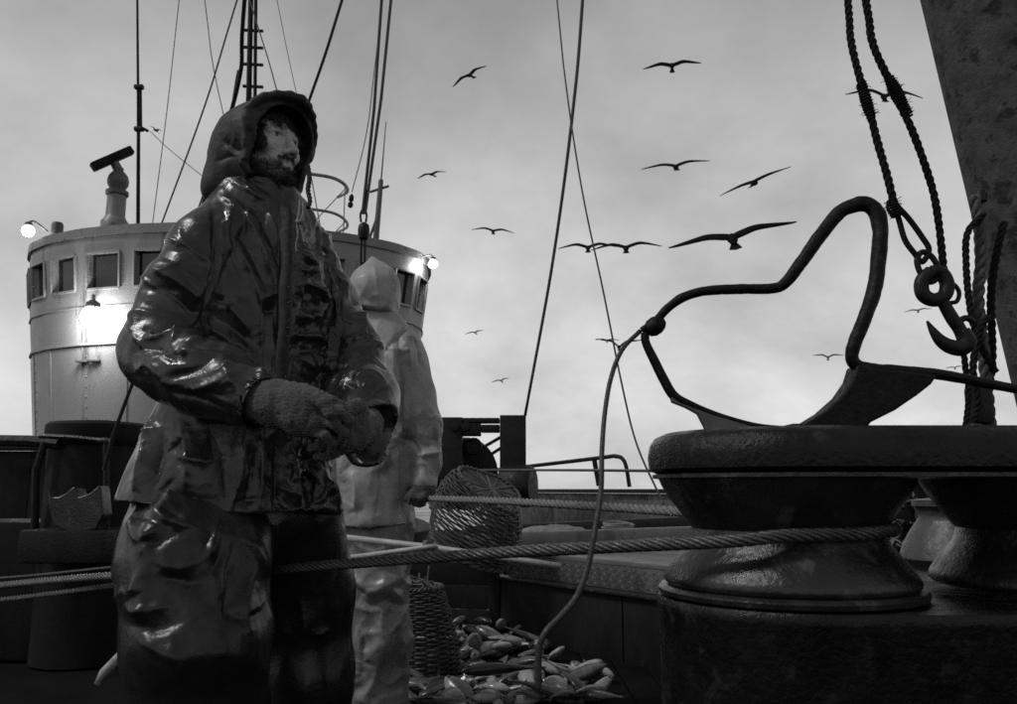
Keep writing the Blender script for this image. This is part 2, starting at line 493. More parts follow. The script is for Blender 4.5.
# ------------------------------------------------------------------ materials (a black-and-white film's greys)
def mat(name, base, rough=0.5, var=0.35, scale=6.0, bump=0.15, bscale=None, metal=0.0, spec=0.5, rvar=0.15,
        dist=0.01, wear=None, wscale=3.0, wcut=0.62, streak=1.0, coat=0.0, sheen=0.0, detail=6, mask=None, attr=None, crease=None):
    m = bpy.data.materials.new(name); m.use_nodes = True
    t = m.node_tree; t.nodes.clear()
    def n(k, **kw):
        x = t.nodes.new(k)
        for a, b in kw.items(): setattr(x, a, b)
        return x
    L = t.links.new
    out = n('ShaderNodeOutputMaterial'); b = n('ShaderNodeBsdfPrincipled'); L(b.outputs[0], out.inputs[0])
    tc = n('ShaderNodeTexCoord')
    mp = n('ShaderNodeMapping'); mp.inputs['Scale'].default_value = (1, 1, 1 / streak); L(tc.outputs['Object'], mp.inputs[0])
    no = n('ShaderNodeTexNoise'); no.inputs['Scale'].default_value = scale; no.inputs['Detail'].default_value = detail; no.inputs['Roughness'].default_value = 0.62
    L(mp.outputs[0], no.inputs['Vector'])
    mr = n('ShaderNodeMapRange'); mr.inputs['From Min'].default_value = 0.28; mr.inputs['From Max'].default_value = 0.72
    mr.inputs['To Min'].default_value = base * (1 - var); mr.inputs['To Max'].default_value = base * (1 + var)
    L(no.outputs['Fac'], mr.inputs['Value'])
    col = mr.outputs[0]
    if attr is not None:
        at = n('ShaderNodeAttribute', attribute_name=attr[0])
        mx = n('ShaderNodeMix'); mx.data_type = 'FLOAT'
        L(at.outputs['Fac'], mx.inputs[0]); L(col, mx.inputs[2]); mx.inputs[3].default_value = attr[1]
        col = mx.outputs[0]
    rb = n('ShaderNodeMapRange'); rb.inputs['From Min'].default_value = 0.3; rb.inputs['From Max'].default_value = 0.7
    rb.inputs['To Min'].default_value = max(0.02, rough - rvar); rb.inputs['To Max'].default_value = min(1, rough + rvar)
    n2 = n('ShaderNodeTexNoise'); n2.inputs['Scale'].default_value = scale * 2.3; n2.inputs['Detail'].default_value = 4
    L(tc.outputs['Object'], n2.inputs['Vector']); L(n2.outputs['Fac'], rb.inputs['Value'])
    L(rb.outputs[0], b.inputs['Roughness'])
    if wear is not None:
        n3 = n('ShaderNodeTexNoise'); n3.inputs['Scale'].default_value = wscale; n3.inputs['Detail'].default_value = 9; n3.inputs['Roughness'].default_value = 0.68
        L(mp.outputs[0], n3.inputs['Vector'])
        wr = n('ShaderNodeMapRange'); wr.inputs['From Min'].default_value = wcut - 0.035; wr.inputs['From Max'].default_value = wcut + 0.035
        L(n3.outputs['Fac'], wr.inputs['Value'])
        mx2 = n('ShaderNodeMix'); mx2.data_type = 'FLOAT'
        L(wr.outputs[0], mx2.inputs[0]); L(col, mx2.inputs[2]); mx2.inputs[3].default_value = wear
        col = mx2.outputs[0]
    L(col, b.inputs['Base Color'])
    b.inputs['Metallic'].default_value = metal
    b.inputs['Specular IOR Level'].default_value = spec
    if coat: 
        b.inputs['Coat Weight'].default_value = coat; b.inputs['Coat Roughness'].default_value = 0.12
    if sheen: b.inputs['Sheen Weight'].default_value = sheen; b.inputs['Sheen Roughness'].default_value = 0.6
    if bump:
        nb = n('ShaderNodeTexNoise'); nb.inputs['Scale'].default_value = bscale or scale * 5; nb.inputs['Detail'].default_value = 7; nb.inputs['Roughness'].default_value = 0.6
        L(tc.outputs['Object'], nb.inputs['Vector'])
        bp = n('ShaderNodeBump'); bp.inputs['Strength'].default_value = bump; bp.inputs['Distance'].default_value = dist
        L(nb.outputs['Fac'], bp.inputs['Height'])
        nrm_ = bp.outputs[0]
        if crease:
            # sharp creases of a folded, coated cloth
            nr = n('ShaderNodeTexNoise'); nr.noise_type = 'RIDGED_MULTIFRACTAL'; nr.normalize = True
            nr.inputs['Scale'].default_value = crease[0]; nr.inputs['Detail'].default_value = 3; nr.inputs['Roughness'].default_value = 0.5; nr.inputs['Distortion'].default_value = 0.6
            L(tc.outputs['Object'], nr.inputs['Vector'])
            b2 = n('ShaderNodeBump'); b2.inputs['Strength'].default_value = crease[1]; b2.inputs['Distance'].default_value = crease[2]
            L(nr.outputs['Fac'], b2.inputs['Height']); L(nrm_, b2.inputs['Normal']); nrm_ = b2.outputs[0]
        L(nrm_, b.inputs['Normal'])
    m['nodes'] = 1
    return m
def emit(name, s):
    m = bpy.data.materials.new(name); m.use_nodes = True
    b = m.node_tree.nodes['Principled BSDF']
    b.inputs['Base Color'].default_value = (.8, .8, .8, 1)
    b.inputs['Emission Color'].default_value = (1, 1, 1, 1); b.inputs['Emission Strength'].default_value = s
    return m
M = {}
M['iron'] = mat('cast_iron', 0.007, 0.33, 0.5, 14, 0.35, 90, spec=0.18, wear=0.02, wscale=16, wcut=0.6, rvar=0.2)
M['iron_worn'] = mat('rope_polished_iron', 0.018, 0.30, 0.5, 12, 0.25, 90, metal=0.2, spec=0.45, wear=0.05, wscale=14, wcut=0.60, rvar=0.16)
M['black_iron'] = mat('black_painted_iron', 0.009, 0.5, 0.4, 14, 0.3, 70, spec=0.2)
M['rod'] = mat('scaled_wrought_iron', 0.006, 0.5, 0.6, 30, 0.35, 90, spec=0.14, wear=0.03, wscale=40, wcut=0.68)
M['plate'] = mat('dark_painted_plate', 0.012, 0.6, 0.5, 4, 0.2, 30, wear=0.02, wscale=6, wcut=0.62, streak=3, spec=0.1)
M['deck'] = mat('wet_dark_deck', 0.006, 0.75, 0.5, 3, 0.4, 20, spec=0.06)
M['white'] = mat('white_ship_paint', 0.21, 0.45, 0.14, 1.2, 0.15, 8, wear=0.07, wscale=2.6, wcut=0.60, streak=7)
M['roofgrey'] = mat('grey_ship_paint', 0.16, 0.5, 0.2, 2.0, 0.15, 12, wear=0.06, wscale=4, wcut=0.6)
M['midgrey'] = mat('weathered_grey_paint', 0.07, 0.5, 0.35, 4, 0.2, 25, wear=0.04, wscale=5, wcut=0.6)
M['lidgrey'] = mat('pale_worn_lid_board', 0.11, 0.5, 0.35, 5, 0.2, 30, wear=0.12, wscale=4, wcut=0.6)
M['glass'] = mat('dark_window_glass', 0.02, 0.08, 0.2, 3, 0.0, rvar=0.03)
M['wire'] = mat('greased_wire', 0.012, 0.5, 0.3, 40, 0.0)
M['thinwire'] = mat('grey_galvanised_wire', 0.06, 0.5, 0.3, 40, 0.0)
M['wirerope'] = mat('steel_wire_rope', 0.06, 0.36, 0.45, 30, 0.3, 160, metal=0.4)
M['manila'] = mat('pale_hemp_rope', 0.16, 0.8, 0.3, 40, 0.5, 220)
M['tarrope'] = mat('tarred_rope', 0.009, 0.8, 0.5, 40, 0.6, 160, spec=0.15)
M['greyrope'] = mat('wet_grey_rope', 0.05, 0.7, 0.4, 40, 0.5, 200)
M['wicker'] = mat('wet_dark_wicker', 0.04, 0.5, 0.6, 18, 0.4, 120)
M['net'] = mat('tarred_net_twine', 0.09, 0.7, 0.5, 30, 0.3, 150)
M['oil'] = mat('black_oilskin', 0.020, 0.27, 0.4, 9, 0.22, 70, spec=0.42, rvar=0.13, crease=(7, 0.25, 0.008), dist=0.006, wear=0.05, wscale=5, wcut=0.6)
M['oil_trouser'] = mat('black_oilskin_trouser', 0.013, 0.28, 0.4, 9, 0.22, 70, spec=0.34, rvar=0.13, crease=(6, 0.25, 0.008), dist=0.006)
M['hood'] = mat('dark_waxed_hood', 0.030, 0.6, 0.35, 14, 0.4, 120, spec=0.2, crease=(16, 0.4, 0.006), dist=0.004, rvar=0.12)
M['lining'] = mat('dark_lining', 0.018, 0.9, 0.3, 30, 0.2, 120)
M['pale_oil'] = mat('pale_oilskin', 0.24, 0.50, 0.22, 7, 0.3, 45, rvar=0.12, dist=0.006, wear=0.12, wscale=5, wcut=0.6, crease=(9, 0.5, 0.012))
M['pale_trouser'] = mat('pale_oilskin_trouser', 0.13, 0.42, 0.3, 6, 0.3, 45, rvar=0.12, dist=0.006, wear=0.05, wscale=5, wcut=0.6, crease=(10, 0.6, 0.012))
M['wool'] = mat('wet_wool_glove', 0.036, 0.9, 0.4, 60, 0.9, 260, dist=0.006, sheen=0.15)
M['skin'] = mat('skin', 0.36, 0.5, 0.35, 45, 0.6, 260, dist=0.003, attr=('beard_and_shade_zone', 0.03))
M['hair'] = mat('dark_beard_hair', 0.02, 0.6, 0.3, 60, 0)
M['eye'] = mat('eyeball', 0.45, 0.15, 0.1, 30, 0)
M['iris'] = mat('dark_iris', 0.02, 0.1, 0.1, 30, 0)
M['rubber'] = mat('black_rubber_boot', 0.02, 0.4, 0.3, 10, 0.2, 60)
M['string'] = mat('pale_cord', 0.15, 0.8, 0.3, 60, 0.4, 250)
M['wood'] = mat('pale_wet_wood', 0.30, 0.5, 0.3, 12, 0.3, 60, streak=0.2)
M['fish_pale'] = mat('pale_fish_belly', 0.26, 0.25, 0.5, 14, 0.1, 120, rvar=0.1)
M['fish_dark'] = mat('dark_fish_back', 0.035, 0.25, 0.6, 18, 0.1, 120, rvar=0.1)
M['fish_mid'] = mat('grey_fish_skin', 0.09, 0.25, 0.6, 22, 0.1, 120, rvar=0.1)
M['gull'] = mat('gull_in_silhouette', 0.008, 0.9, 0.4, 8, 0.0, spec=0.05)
M['gull_far'] = mat('grey_gull_plumage', 0.06, 0.8, 0.4, 8, 0.0)
M['sea'] = mat('grey_sea', 0.04, 0.25, 0.3, 0.05, 0.8, 0.35, dist=0.6)
M['lamp'] = emit('lit_lamp_glass', 30.0)
M['lamp_small'] = emit('lit_small_lamp_glass', 15.0)
M['cable'] = mat('black_rubber_cable', 0.016, 0.55, 0.4, 30, 0.3, 120)
M['wire2'] = mat('grey_wire', 0.05, 0.5, 0.3, 40, 0.0)
M['mast'] = mat('flaking_mast_paint', 0.045, 0.75, 0.45, 14, 0.6, 50, wear=0.014, wscale=12, wcut=0.56, spec=0.2)
M['bollard'] = mat('bare_worn_iron', 0.045, 0.45, 0.4, 12, 0.3, 60, wear=0.05, wscale=9, wcut=0.6)
M['soot'] = mat('sooty_black_paint', 0.004, 0.8, 0.4, 10, 0.2, 60, spec=0.05)
# ------------------------------------------------------------------ sea and deck
def struct(o, kind='structure'):
    o['kind'] = kind
    return o
def grid_mesh(x0, x1, y0, y1, nx, ny, zf):
    V, Fc = [], []
    for j in range(ny + 1):
        for i in range(nx + 1):
            x = x0 + (x1 - x0) * i / nx; y = y0 + (y1 - y0) * j / ny
            V.append((x, y, zf(x, y)))
    for j in range(ny):
        for i in range(nx):
            a = j * (nx + 1) + i
            Fc.append((a, a + 1, a + nx + 2, a + nx + 1))
    return V, Fc
V, Fc = grid_mesh(-2500, 2500, -2500, 2500, 40, 40, lambda x, y: -2.4)
struct(mesh_obj('sea', V, Fc, M['sea'], smooth=False, org=(0, 0, -2.4)))
# deck planks run fore and aft, laid on a sheet; the nearer ones are pieces of their own
V, Fc = grid_mesh(-8.0, 5.2, -3.0, 19.0, 12, 20, lambda x, y: -0.012)
deck = struct(mesh_obj('deck', V, Fc, M['deck'], smooth=False, org=(0, 0, -0.012)))
_pm = None
for i in range(16):
    x = -1.55 + i * 0.155
    m = MB().box((x, 5.0, -0.004), (0.148, 7.0, 0.02), None, 0.004)
    if _pm is None:
        o = m.build('deck_plank', M['deck'], deck); _pm = o
    else:
        o = bpy.data.objects.new('deck_plank', _pm.data); link(o, deck); o.location = (i * 0.155, 0, 0)

# hull shell under the deck so that the ship stands in the sea
m = MB()
out = [(-8, -3), (5.2, -3), (5.2, 7), (3.2, 13), (0.6, 19), (-8, 19)]
m.prism([(x, y, -2.9) for x, y in out], (0, 0, 2.87))
hull = struct(m.build('hull', M['plate'], smooth=False))

# ------------------------------------------------------------------ far bulwark with its cap rail
bw = thing('bulwark', (2.5, 9.0, 0), 'dark steel bulwark with cap rail behind the fish hatch', 'bulwark')
A, B = Vector((-0.4, 15.5, 0)), Vector((4.6, 5.0, 0))
n_p = 9
d = (B - A) / n_p
nrm = Vector((d.y, -d.x, 0)).normalized()
for i in range(n_p):
    a, b = A + d * i, A + d * (i + 1) - d.normalized() * 0.006
    MB().beam(a + Vector((0, 0, 0.42)), b + Vector((0, 0, 0.42)), 0.012, 0.84, 0.002).build('plate_panel', M['midgrey'], bw)
    st = MB()
    st.prism([a - nrm * 0.02, a - nrm * 0.30, a - nrm * 0.05 + Vector((0, 0, 0.84)), a - nrm * 0.01 + Vector((0, 0, 0.84))], d.normalized() * 0.02)
    st.build('stanchion', M['midgrey'], bw, smooth=False)
m = MB().beam(A + Vector((0, 0, 0.875)), B + Vector((0, 0, 0.875)), 0.17, 0.055, 0.012)
m.build('cap_rail', M['black_iron'], bw)
# bent pipe rail standing on the bulwark
pr = thing('pipe_rail', P(606, 486, 8.2), 'bent black pipe guard rail standing on the bulwark cap', 'rail')
pts = [P(440, 476, 10.4), P(527, 466.5, 9.3), P(595, 458.5, 8.5), P(614, 456, 8.3)]
pp = spline(pts, 10)
pp = np.vstack([pp, spline([P(614, 456, 8.3), P(621.5, 458, 8.25), P(626, 466, 8.22), P(629.5, 487, 8.22)], 10)[1:]])
MB().tube(pp, 0.021, 8).build('top_rail', M['black_iron'], pr)
MB().tube([P(594, 458, 8.5), P(599, 486, 8.5)], 0.026, 8).build('post', M['black_iron'], pr)

# ------------------------------------------------------------------ fish hatch: dark coaming, chequered plate, pale lid
def base(px, py): return G(px, py, 0)
h0 = G(495, 578, 0.345) - Vector((0, 0, 0.345)); h1 = G(655, 600, 0.345) - Vector((0, 0, 0.345))
ht = thing('fish_hatch', (h0 + h1) / 2, 'low dark hatch coaming with chequered plate side beside the fish', 'hatch')
dirx = (h1 - h0).normalized(); h1 = h0 + dirx * 3.3
back = Vector((-dirx.y, dirx.x, 0))
if back.y < 0: back = -back
ZL, ZT = 0.345, 0.485
Zv = lambda z: Vector((0, 0, z))
# coaming boards: three bolted lengths on the long side, one on the short side
for i in range(3):
    a, b = h0 + dirx * (1.1 * i + 0.004), h0 + dirx * (1.1 * (i + 1) - 0.004)
    MB().beam(a + Zv(ZL / 2) + back * 0.03, b + Zv(ZL / 2) + back * 0.03, 0.05, ZL, 0.006).build('coaming_board', M['plate'], ht)
MB().beam(h0 + Zv(ZL / 2) + back * 0.06 - dirx * 0.0, h0 + back * 2.3 + Zv(ZL / 2), 0.05, ZL, 0.006).build('coaming_board', M['plate'], ht)
MB().beam(h0 + Zv(ZL + 0.008) + back * 0.02 - dirx * 0.03, h1 + Zv(ZL + 0.008) + back * 0.02, 0.09, 0.016, 0.004).build('edge_strip', M['iron_worn'], ht)
# chequered plate: a sheet set back on the coaming with raised lozenges
cp0, cp1 = h0 + back * 0.075 + dirx * 0.05, h1 + back * 0.075
MB().beam(cp0 + Zv((ZL + ZT) / 2 + 0.008), cp1 + Zv((ZL + ZT) / 2 + 0.008), 0.012, ZT - ZL - 0.018, 0.002).build('plate_sheet', M['midgrey'], ht)
m = MB()
Lp = (cp1 - cp0).length
outn = -back
nx_ = int(Lp / 0.035)
for i in range(nx_):
    for j in range(4):
        s = (i + 0.5 + 0.5 * (j % 2)) * 0.035
        if s > Lp - 0.02: continue
        z = ZL + 0.034 + j * 0.028
        c = cp0 + dirx * s + Zv(z) + outn * 0.006
        sl = 1 if (i + j) % 2 else -1
        t = (dirx * 0.8 + Zv(0.6 * sl)).normalized(); u = outn; w = t.cross(u)
        m.add([c - t * 0.015, c + w * 0.004, c + t * 0.015, c - w * 0.004, c + u * 0.0035 - t * 0.004, c + u * 0.0035 + t * 0.004],
              [(0, 3, 4), (3, 5, 4), (3, 2, 5), (2, 1, 5), (1, 4, 5), (1, 0, 4)])
ch = m.build('plate_lozenges', M['midgrey'], ht, smooth=False); ch['kind'] = 'stuff'
# lid boards
for i in range(7):
    a = cp0 + back * (0.02 + i * 0.30); b = cp1 + back * (0.02 + i * 0.30)
    MB().beam(a + back * 0.145 + Zv(ZT + 0.012), b + back * 0.145 + Zv(ZT + 0.012), 0.288, 0.028, 0.006).build('lid_board', M['lidgrey'] if 'lidgrey' in M else M['midgrey'], ht)
# second raised beam farther back, and a pipe and rope lying along it
bm_ = thing('deck_beam', G(600, 545, 0.5), 'grey steel box beam lying across the hatch boards', 'beam')
MB().beam(P(470, 541, 6.1), P(695, 534.5, 5.2), 0.13, 0.10, 0.012).build('box_section', M['midgrey'], bm_)
MB().beam(P(530, 533, 6.05) , P(693, 531.5, 5.25), 0.05, 0.022, 0.008).build('rubbing_strip', M['roofgrey'], bm_)
m = MB().beam(P(470, 531, 7.4), P(720, 521, 6.2), 0.16, 0.085, 0.01)
o = m.build('dark_timber', M['black_iron'])
tag(o, 'long black timber behind the grey box beam', 'timber')
# lump of pale sacking on the beam
m = MB()
# ------------------------------------------------------------------ wheelhouse with a rounded front
WX, WY, WA, WB = -3.79, 11.0, 2.67, 1.65
def wcurve(th, k=1.0):
    if abs(th) <= 90:
        return Vector((WX + WA * k * math.sin(R(th)), WY - WB * k * math.cos(R(th)), 0))
    return Vector((WX + WA * k * math.sin(R(th)), WY - 2.6 * k * math.cos(R(th)), 0))
ZR = 3.93
def wk(z): return 0.90 + 0.10 * min(1, max(0, (z - 1.4) / 2.3))
wh = thing('wheelhouse', (WX, WY, 0), 'white ship wheelhouse with rounded windowed front and flared walls', 'wheelhouse')
wins = [-83.5 + 15 * i for i in range(12)]
HW = 5.4
edges = [-170]
for w in wins: edges += [w - HW, w + HW]
edges += [170]
ths = []
for a, b in zip(edges[:-1], edges[1:]):
    n = max(1, int(abs(b - a) / 5.5))
    ths += [a + (b - a) * i / n for i in range(n)]
ths.append(170)
zs = [0.0, 0.9, 1.4, 2.0, 2.58, 3.26, 3.70, ZR]
WZ0, WZ1 = 3.26, 3.70
def wpt(th, z, off=0.0):
    p = wcurve(th, wk(z)); q = wcurve(th, wk(z) + 0.01)
    o = (q - p); o.z = 0
    if o.length > 0: o.normalize()
    return p + o * off + Vector((0, 0, z))
m = MB()
def is_win(th0, th1, z0):
    c = (th0 + th1) / 2
    return abs(z0 - WZ0) < 1e-6 and any(abs(c - w) < HW for w in wins)
for a, b in zip(ths[:-1], ths[1:]):
    for z0, z1 in zip(zs[:-1], zs[1:]):
        if is_win(a, b, z0): continue
        m.add([wpt(a, z0), wpt(b, z0), wpt(b, z1), wpt(a, z1)], [(0, 1, 2, 3)])
m.build('wall', M['white'], wh, ang=30)
for w in wins:
    a, b = w - HW, w + HW
    fr = MB()
    # frame: four bars proud of the wall, and reveals going in
    c = [(a, WZ0), (b, WZ0), (b, WZ1), (a, WZ1)]
    for i in range(4):
        p, q = c[i], c[(i + 1) % 4]
        fr.beam(wpt(p[0], p[1], 0.012), wpt(q[0], q[1], 0.012), 0.028, 0.03, 0.006)
        fr.add([wpt(p[0], p[1], 0.0), wpt(q[0], q[1], 0.0), wpt(q[0], q[1], -0.09), wpt(p[0], p[1], -0.09)], [(0, 1, 2, 3)])
    f = fr.build('window', M['white'], wh, ang=30)
    MB().add([wpt(a, WZ0, -0.07), wpt(b, WZ0, -0.07), wpt(b, WZ1, -0.07), wpt(a, WZ1, -0.07)], [(0, 1, 2, 3)]).build('pane', M['glass'], f, smooth=False)
# roof edge and cambered roof
m = MB()
rim = [wpt(t, ZR) for t in ths]
ro = [wcurve(t, 1.015) for t in ths]
n = len(ro)
V = [p + Vector((0, 0, ZR - 0.02)) for p in ro] + [p + Vector((0, 0, ZR + 0.09)) for p in ro]
V += [Vector((WX + (p.x - WX) * 0.9, WY + (p.y - WY) * 0.9, ZR + 0.115)) for p in ro]
V += [Vector((WX + (p.x - WX) * 0.1, WY + (p.y - WY) * 0.1, ZR + 0.22)) for p in ro]
Fc = []
for k in range(3):
    for i in range(n - 1): Fc.append((k * n + i, k * n + i + 1, (k + 1) * n + i + 1, (k + 1) * n + i))
Fc += [(i + 1, i, 0) for i in range(1, n - 1)]
m.add(V, Fc)
m.build('roof', M['roofgrey'], wh, ang=25)
# rubbing seam below the windows, and a dark waterway band
for z, r, mt in ((2.60, 0.022, 'roofgrey'), (3.05, 0.012, 'white')):
    MB().tube([wpt(t, z, 0.006) for t in ths], r, 6).build('weld_seam', M[mt], wh)
# vertical butt straps where the plates meet, rust runs are in the paint
for th in (-76, -60.5, -46, -31, -16, -1, 14, 29, 44, 59, 74):
    MB().tube([wpt(th + 0.3, z, 0.003) for z in (0.9, 1.4, 2.0, 2.57)], 0.008, 5).build('weld_seam', M['white'], wh)
for th in (-60.5, -31, -1, 29, 59):
    for q in range(9):
        MB().lathe(wpt(th + 1.6, 1.5 + 0.12 * q, 0.0), [(0.012, 0), (0.010, 0.006), (0.003, 0.009)], 8, (wpt(th, 2, 1) - wpt(th, 2, 0))).build('rivet', M['white'], wh)
for th, z in ((-30, 2.4), (-26, 2.4), (40, 2.8), (57, 2.45)):
    MB().box(wpt(th, z, 0.02), (0.16, 0.05, 0.03), None, 0.008).build('wall_bracket', M['midgrey'], wh)

# radar on its pedestal
rd = thing('radar_scanner', P(113, 236, 9.9), 'tilted bar radar scanner on a white pedestal', 'radar')
b0 = P(113.5, 238, 9.9); k = 9.9 / FPX
m = MB().lathe(b0, [(0.16, 0), (0.16, 0.05), (13.5 * k, 0.07), (13.5 * k, 0.20), (11.5 * k, 0.23), (9.5 * k, 0.28), (9.2 * k, 0.55)], 24)
m.build('pedestal', M['roofgrey'], rd)
m = MB().lathe(b0 + Zv(0.55), [(10 * k, 0), (11.2 * k, 0.015), (11.2 * k, 0.06), (7.5 * k, 0.07), (8 * k, 0.10), (10.2 * k, 0.15), (10.6 * k, 0.20), (9.5 * k, 0.26), (6.5 * k, 0.31), (4.5 * k, 0.33), (4.5 * k, 0.37)], 24)
m.build('motor_housing', M['midgrey'], rd)
a, b = P(92, 167.5, 9.7), P(132, 150, 9.95)
m = MB().beam(a, b, 0.13, 0.105, 0.02); m.build('scanner_bar', M['plate'], rd)
MB().tube([b0 + Zv(0.88), (a + b) / 2], [0.06, 0.05], 12).build('turning_neck', M['midgrey'], rd)
# roof post, whip aerials, guard cage
tag(MB().lathe(P(55, 252, 10.4), [(0.075, 0), (0.075, 0.36), (0.06, 0.40), (0.02, 0.41)], 16).build('vent_post', M['midgrey']), 'short stubby grey vent post at the wheelhouse roof edge', 'vent')
ar = thing('whip_aerial', P(138, 236, 10.3), 'tall whip aerial with a parallel loop fitting', 'aerial')
MB().tube([P(138, 238, 10.3), P(138.5, 130, 10.3), P(138, 85, 10.3), P(137, -40, 10.3)], [0.026, 0.024, 0.018, 0.014], 8).build('rod', M['plate'], ar)
MB().tube([P(141, 128, 10.3), P(140.5, 87, 10.3)], 0.018, 8).build('loop_bar', M['plate'], ar)
for y in (87, 129): MB().box(P(139, y, 10.3), (0.12, 0.07, 0.06), None, 0.015).build('clamp', M['black_iron'], ar)
MB().tube([P(142, 128, 10.3), P(148, 131, 10.3)], 0.02, 6).build('stub_arm', M['plate'], ar)
cg = thing('guard_cage', P(330, 240, 11.0), 'curved pipe guard rail cage on the wheelhouse roof', 'rail')
def arc_rail(y0, y1, xs=(285, 348)):
    return spline([P(xs[0], y0, 10.3), P(310, y0 + 2, 10.3), P(333, y0 + 6, 10.5), P(345, y0 + 13, 10.9), P(347, y0 + 20, 11.5), P(338, y0 + 25, 12.2)], 8)
MB().tube(arc_rail(172, 0), 0.024, 8).build('top_rail', M['roofgrey'], cg)
MB().tube(arc_rail(207, 0), 0.020, 8).build('mid_rail', M['roofgrey'], cg)
for a, b in ((P(345, 187, 10.95), P(343, 246, 10.95)), (P(344, 190, 11), P(312, 224, 10.4)), (P(345, 222, 11), P(325, 243, 10.7)), (P(311, 176, 10.3), P(322, 236, 10.3))):
    MB().tube([a, b], 0.019 if a.x > -2.2 else 0.008, 6).build('stay', M['roofgrey'], cg)
a2 = thing('stub_aerial', P(375, 246, 11.2), 'thin aerial with cross arm on the wheelhouse roof', 'aerial')
MB().tube([P(375, 250, 11.2), P(381, 180, 11.2)], [0.045, 0.035], 8).build('lower_tube', M['midgrey'], a2)
MB().tube([P(381, 182, 11.2), P(386, 122, 11.2)], [0.012, 0.006], 6).build('whip', M['thinwire'], a2)
MB().tube([P(370, 192, 11.2), P(389, 186, 11.2)], 0.02, 6).build('cross_arm', M['thinwire'], a2)
MB().tube([P(367, 245, 11.2), P(378, 215, 11.2)], 0.02, 6).build('brace', M['thinwire'], a2)

# lamps: caged glass globes on brackets standing off the wheelhouse plating
def deck_lamp(pos, rad, wall, power, small, label):
    """wall: direction from the lamp to the plating that carries it"""
    wall = Vector(wall).normalized(); c = Vector(pos)
    root = thing('deck_lamp', pos, label, 'lamp', 'lit lamps on the wheelhouse')
    prof = [(rad * math.sin(R(t)), -rad * math.cos(R(t))) for t in range(8, 180, 14)]
    MB().lathe(c, prof, 20, (0, 0, 1)).build('globe', M['lamp_small'] if small else M['lamp'], root)
    MB().lathe(c + Zv(rad * 0.92), [(rad * 0.5, 0), (rad * 0.62, rad * 0.1), (rad * 0.6, rad * 0.5), (rad * 0.25, rad * 0.75), (rad * 0.1, rad * 0.8)], 20).build('cap', M['midgrey'], root)
    MB().tube(spline([c + Zv(rad * 1.6), c + Zv(rad * 2.3) + wall * rad, c + Zv(rad * 2.0) + wall * rad * 3.4], 6), rad * 0.16, 8).build('bracket', M['midgrey'], root)
    for k in range(4):
        a = R(45 + 90 * k)
        d = Vector((math.cos(a), math.sin(a), 0))
        MB().tube([c + d * rad * math.sin(R(t)) * 1.12 + Zv(rad * 1.12 * math.cos(R(t))) for t in range(20, 181, 16)], rad * 0.05, 4).build('cage_wire', M['midgrey'], root)
    if power:
        ld = bpy.data.lights.new('lamp_light', 'POINT'); ld.energy = power; ld.shadow_soft_size = rad * 0.9
        lo = bpy.data.objects.new('lamp_light', ld); COL.objects.link(lo); lo.parent = root
        lo.location = wall * rad * 1.6 + Vector((-rad * 0.8, 0, 0))
    return root
deck_lamp(P(92, 318, 9.20), 0.125, (-0.5, 0.86, 0), 42, False, 'glaring round lamp low on the wheelhouse front beside the dark sleeve')
deck_lamp(P(433, 264, 10.55), 0.06, (-0.8, 0.5, 0), 9, True, 'lit lamp at the wheelhouse roof corner behind the pale hood')
deck_lamp(P(28, 231, 10.2), 0.075, (0.8, 0.4, -0.5), 9, True, 'lit lamp standing above the wheelhouse roof beside the vent post')
deck_lamp(P(44, 243, 10.1), 0.035, (0.4, 0.8, 0), 3, True, 'tiny lit lamp just under the wheelhouse roof edge')

# mast far behind with its cross fittings
ms = thing('signal_mast', (P(248, 240, 12.6).x, 12.6, ZR + 0.2), 'slim dark signal mast with short cross fittings above the fisherman', 'mast')
MB().tube([P(246, 236, 12.6), P(249, 90, 12.6), P(252, -60, 12.6)], [0.07, 0.045, 0.04], 12).build('pole', M['plate'], ms)
MB().tube([P(255, 100, 12.6), P(256, -30, 12.6)], 0.03, 8).build('cable_pipe', M['plate'], ms)
for y in (86, 64, 47, 30): MB().tube([P(243, y, 12.6), P(263, y + 1, 12.6)], 0.03, 6).build('cross_fitting', M['plate'], ms)

# ------------------------------------------------------------------ dark gallows winch beyond the baskets
gw = thing('gallows_frame', P(485, 495, 7.4), 'black steel gallows frame with a window-like opening and a drum', 'gallows')
def gl(x0, y0, x1, y1, Y, th, name='frame_plate', mt='black_iron'):
    a, b = P(x0, y0, Y), P(x1, y1, Y)
    return MB().box(((a.x + b.x) / 2, Y, (a.z + b.z) / 2), (abs(b.x - a.x), th, abs(a.z - b.z)), None, 0.008).build(name, M[mt], gw)
gl(441, 418, 462, 500, 7.4, 0.18); gl(500, 416, 526, 500, 7.4, 0.2)
gl(462.3, 418.5, 499.7, 423.2, 7.4, 0.16); gl(462.3, 423.5, 481, 436, 7.4, 0.15); gl(481.3, 425.2, 499.7, 432.5, 7.4, 0.15)
gl(448, 482, 500, 500, 7.5, 0.3)
gl(462.3, 468.5, 499.7, 470.5, 7.42, 0.05)
for x in (455, 466): MB().lathe(P(x, 427, 7.3), [(0.035, 0), (0.045, 0.01), (0.04, 0.05), (0.01, 0.055)], 12, (0, -1, 0)).build('bolt_head', M['black_iron'], gw)
c = P(458, 474, 7.8)
MB().lathe(c, [(0.05, -0.2), (0.32, -0.2), (0.335, -0.19), (0.335, -0.17), (0.12, -0.15), (0.12, 0.15), (0.335, 0.17), (0.32, 0.2), (0.05, 0.2)], 32, (0.5, -0.85, 0.0)).build('cable_drum', M['iron'], gw)
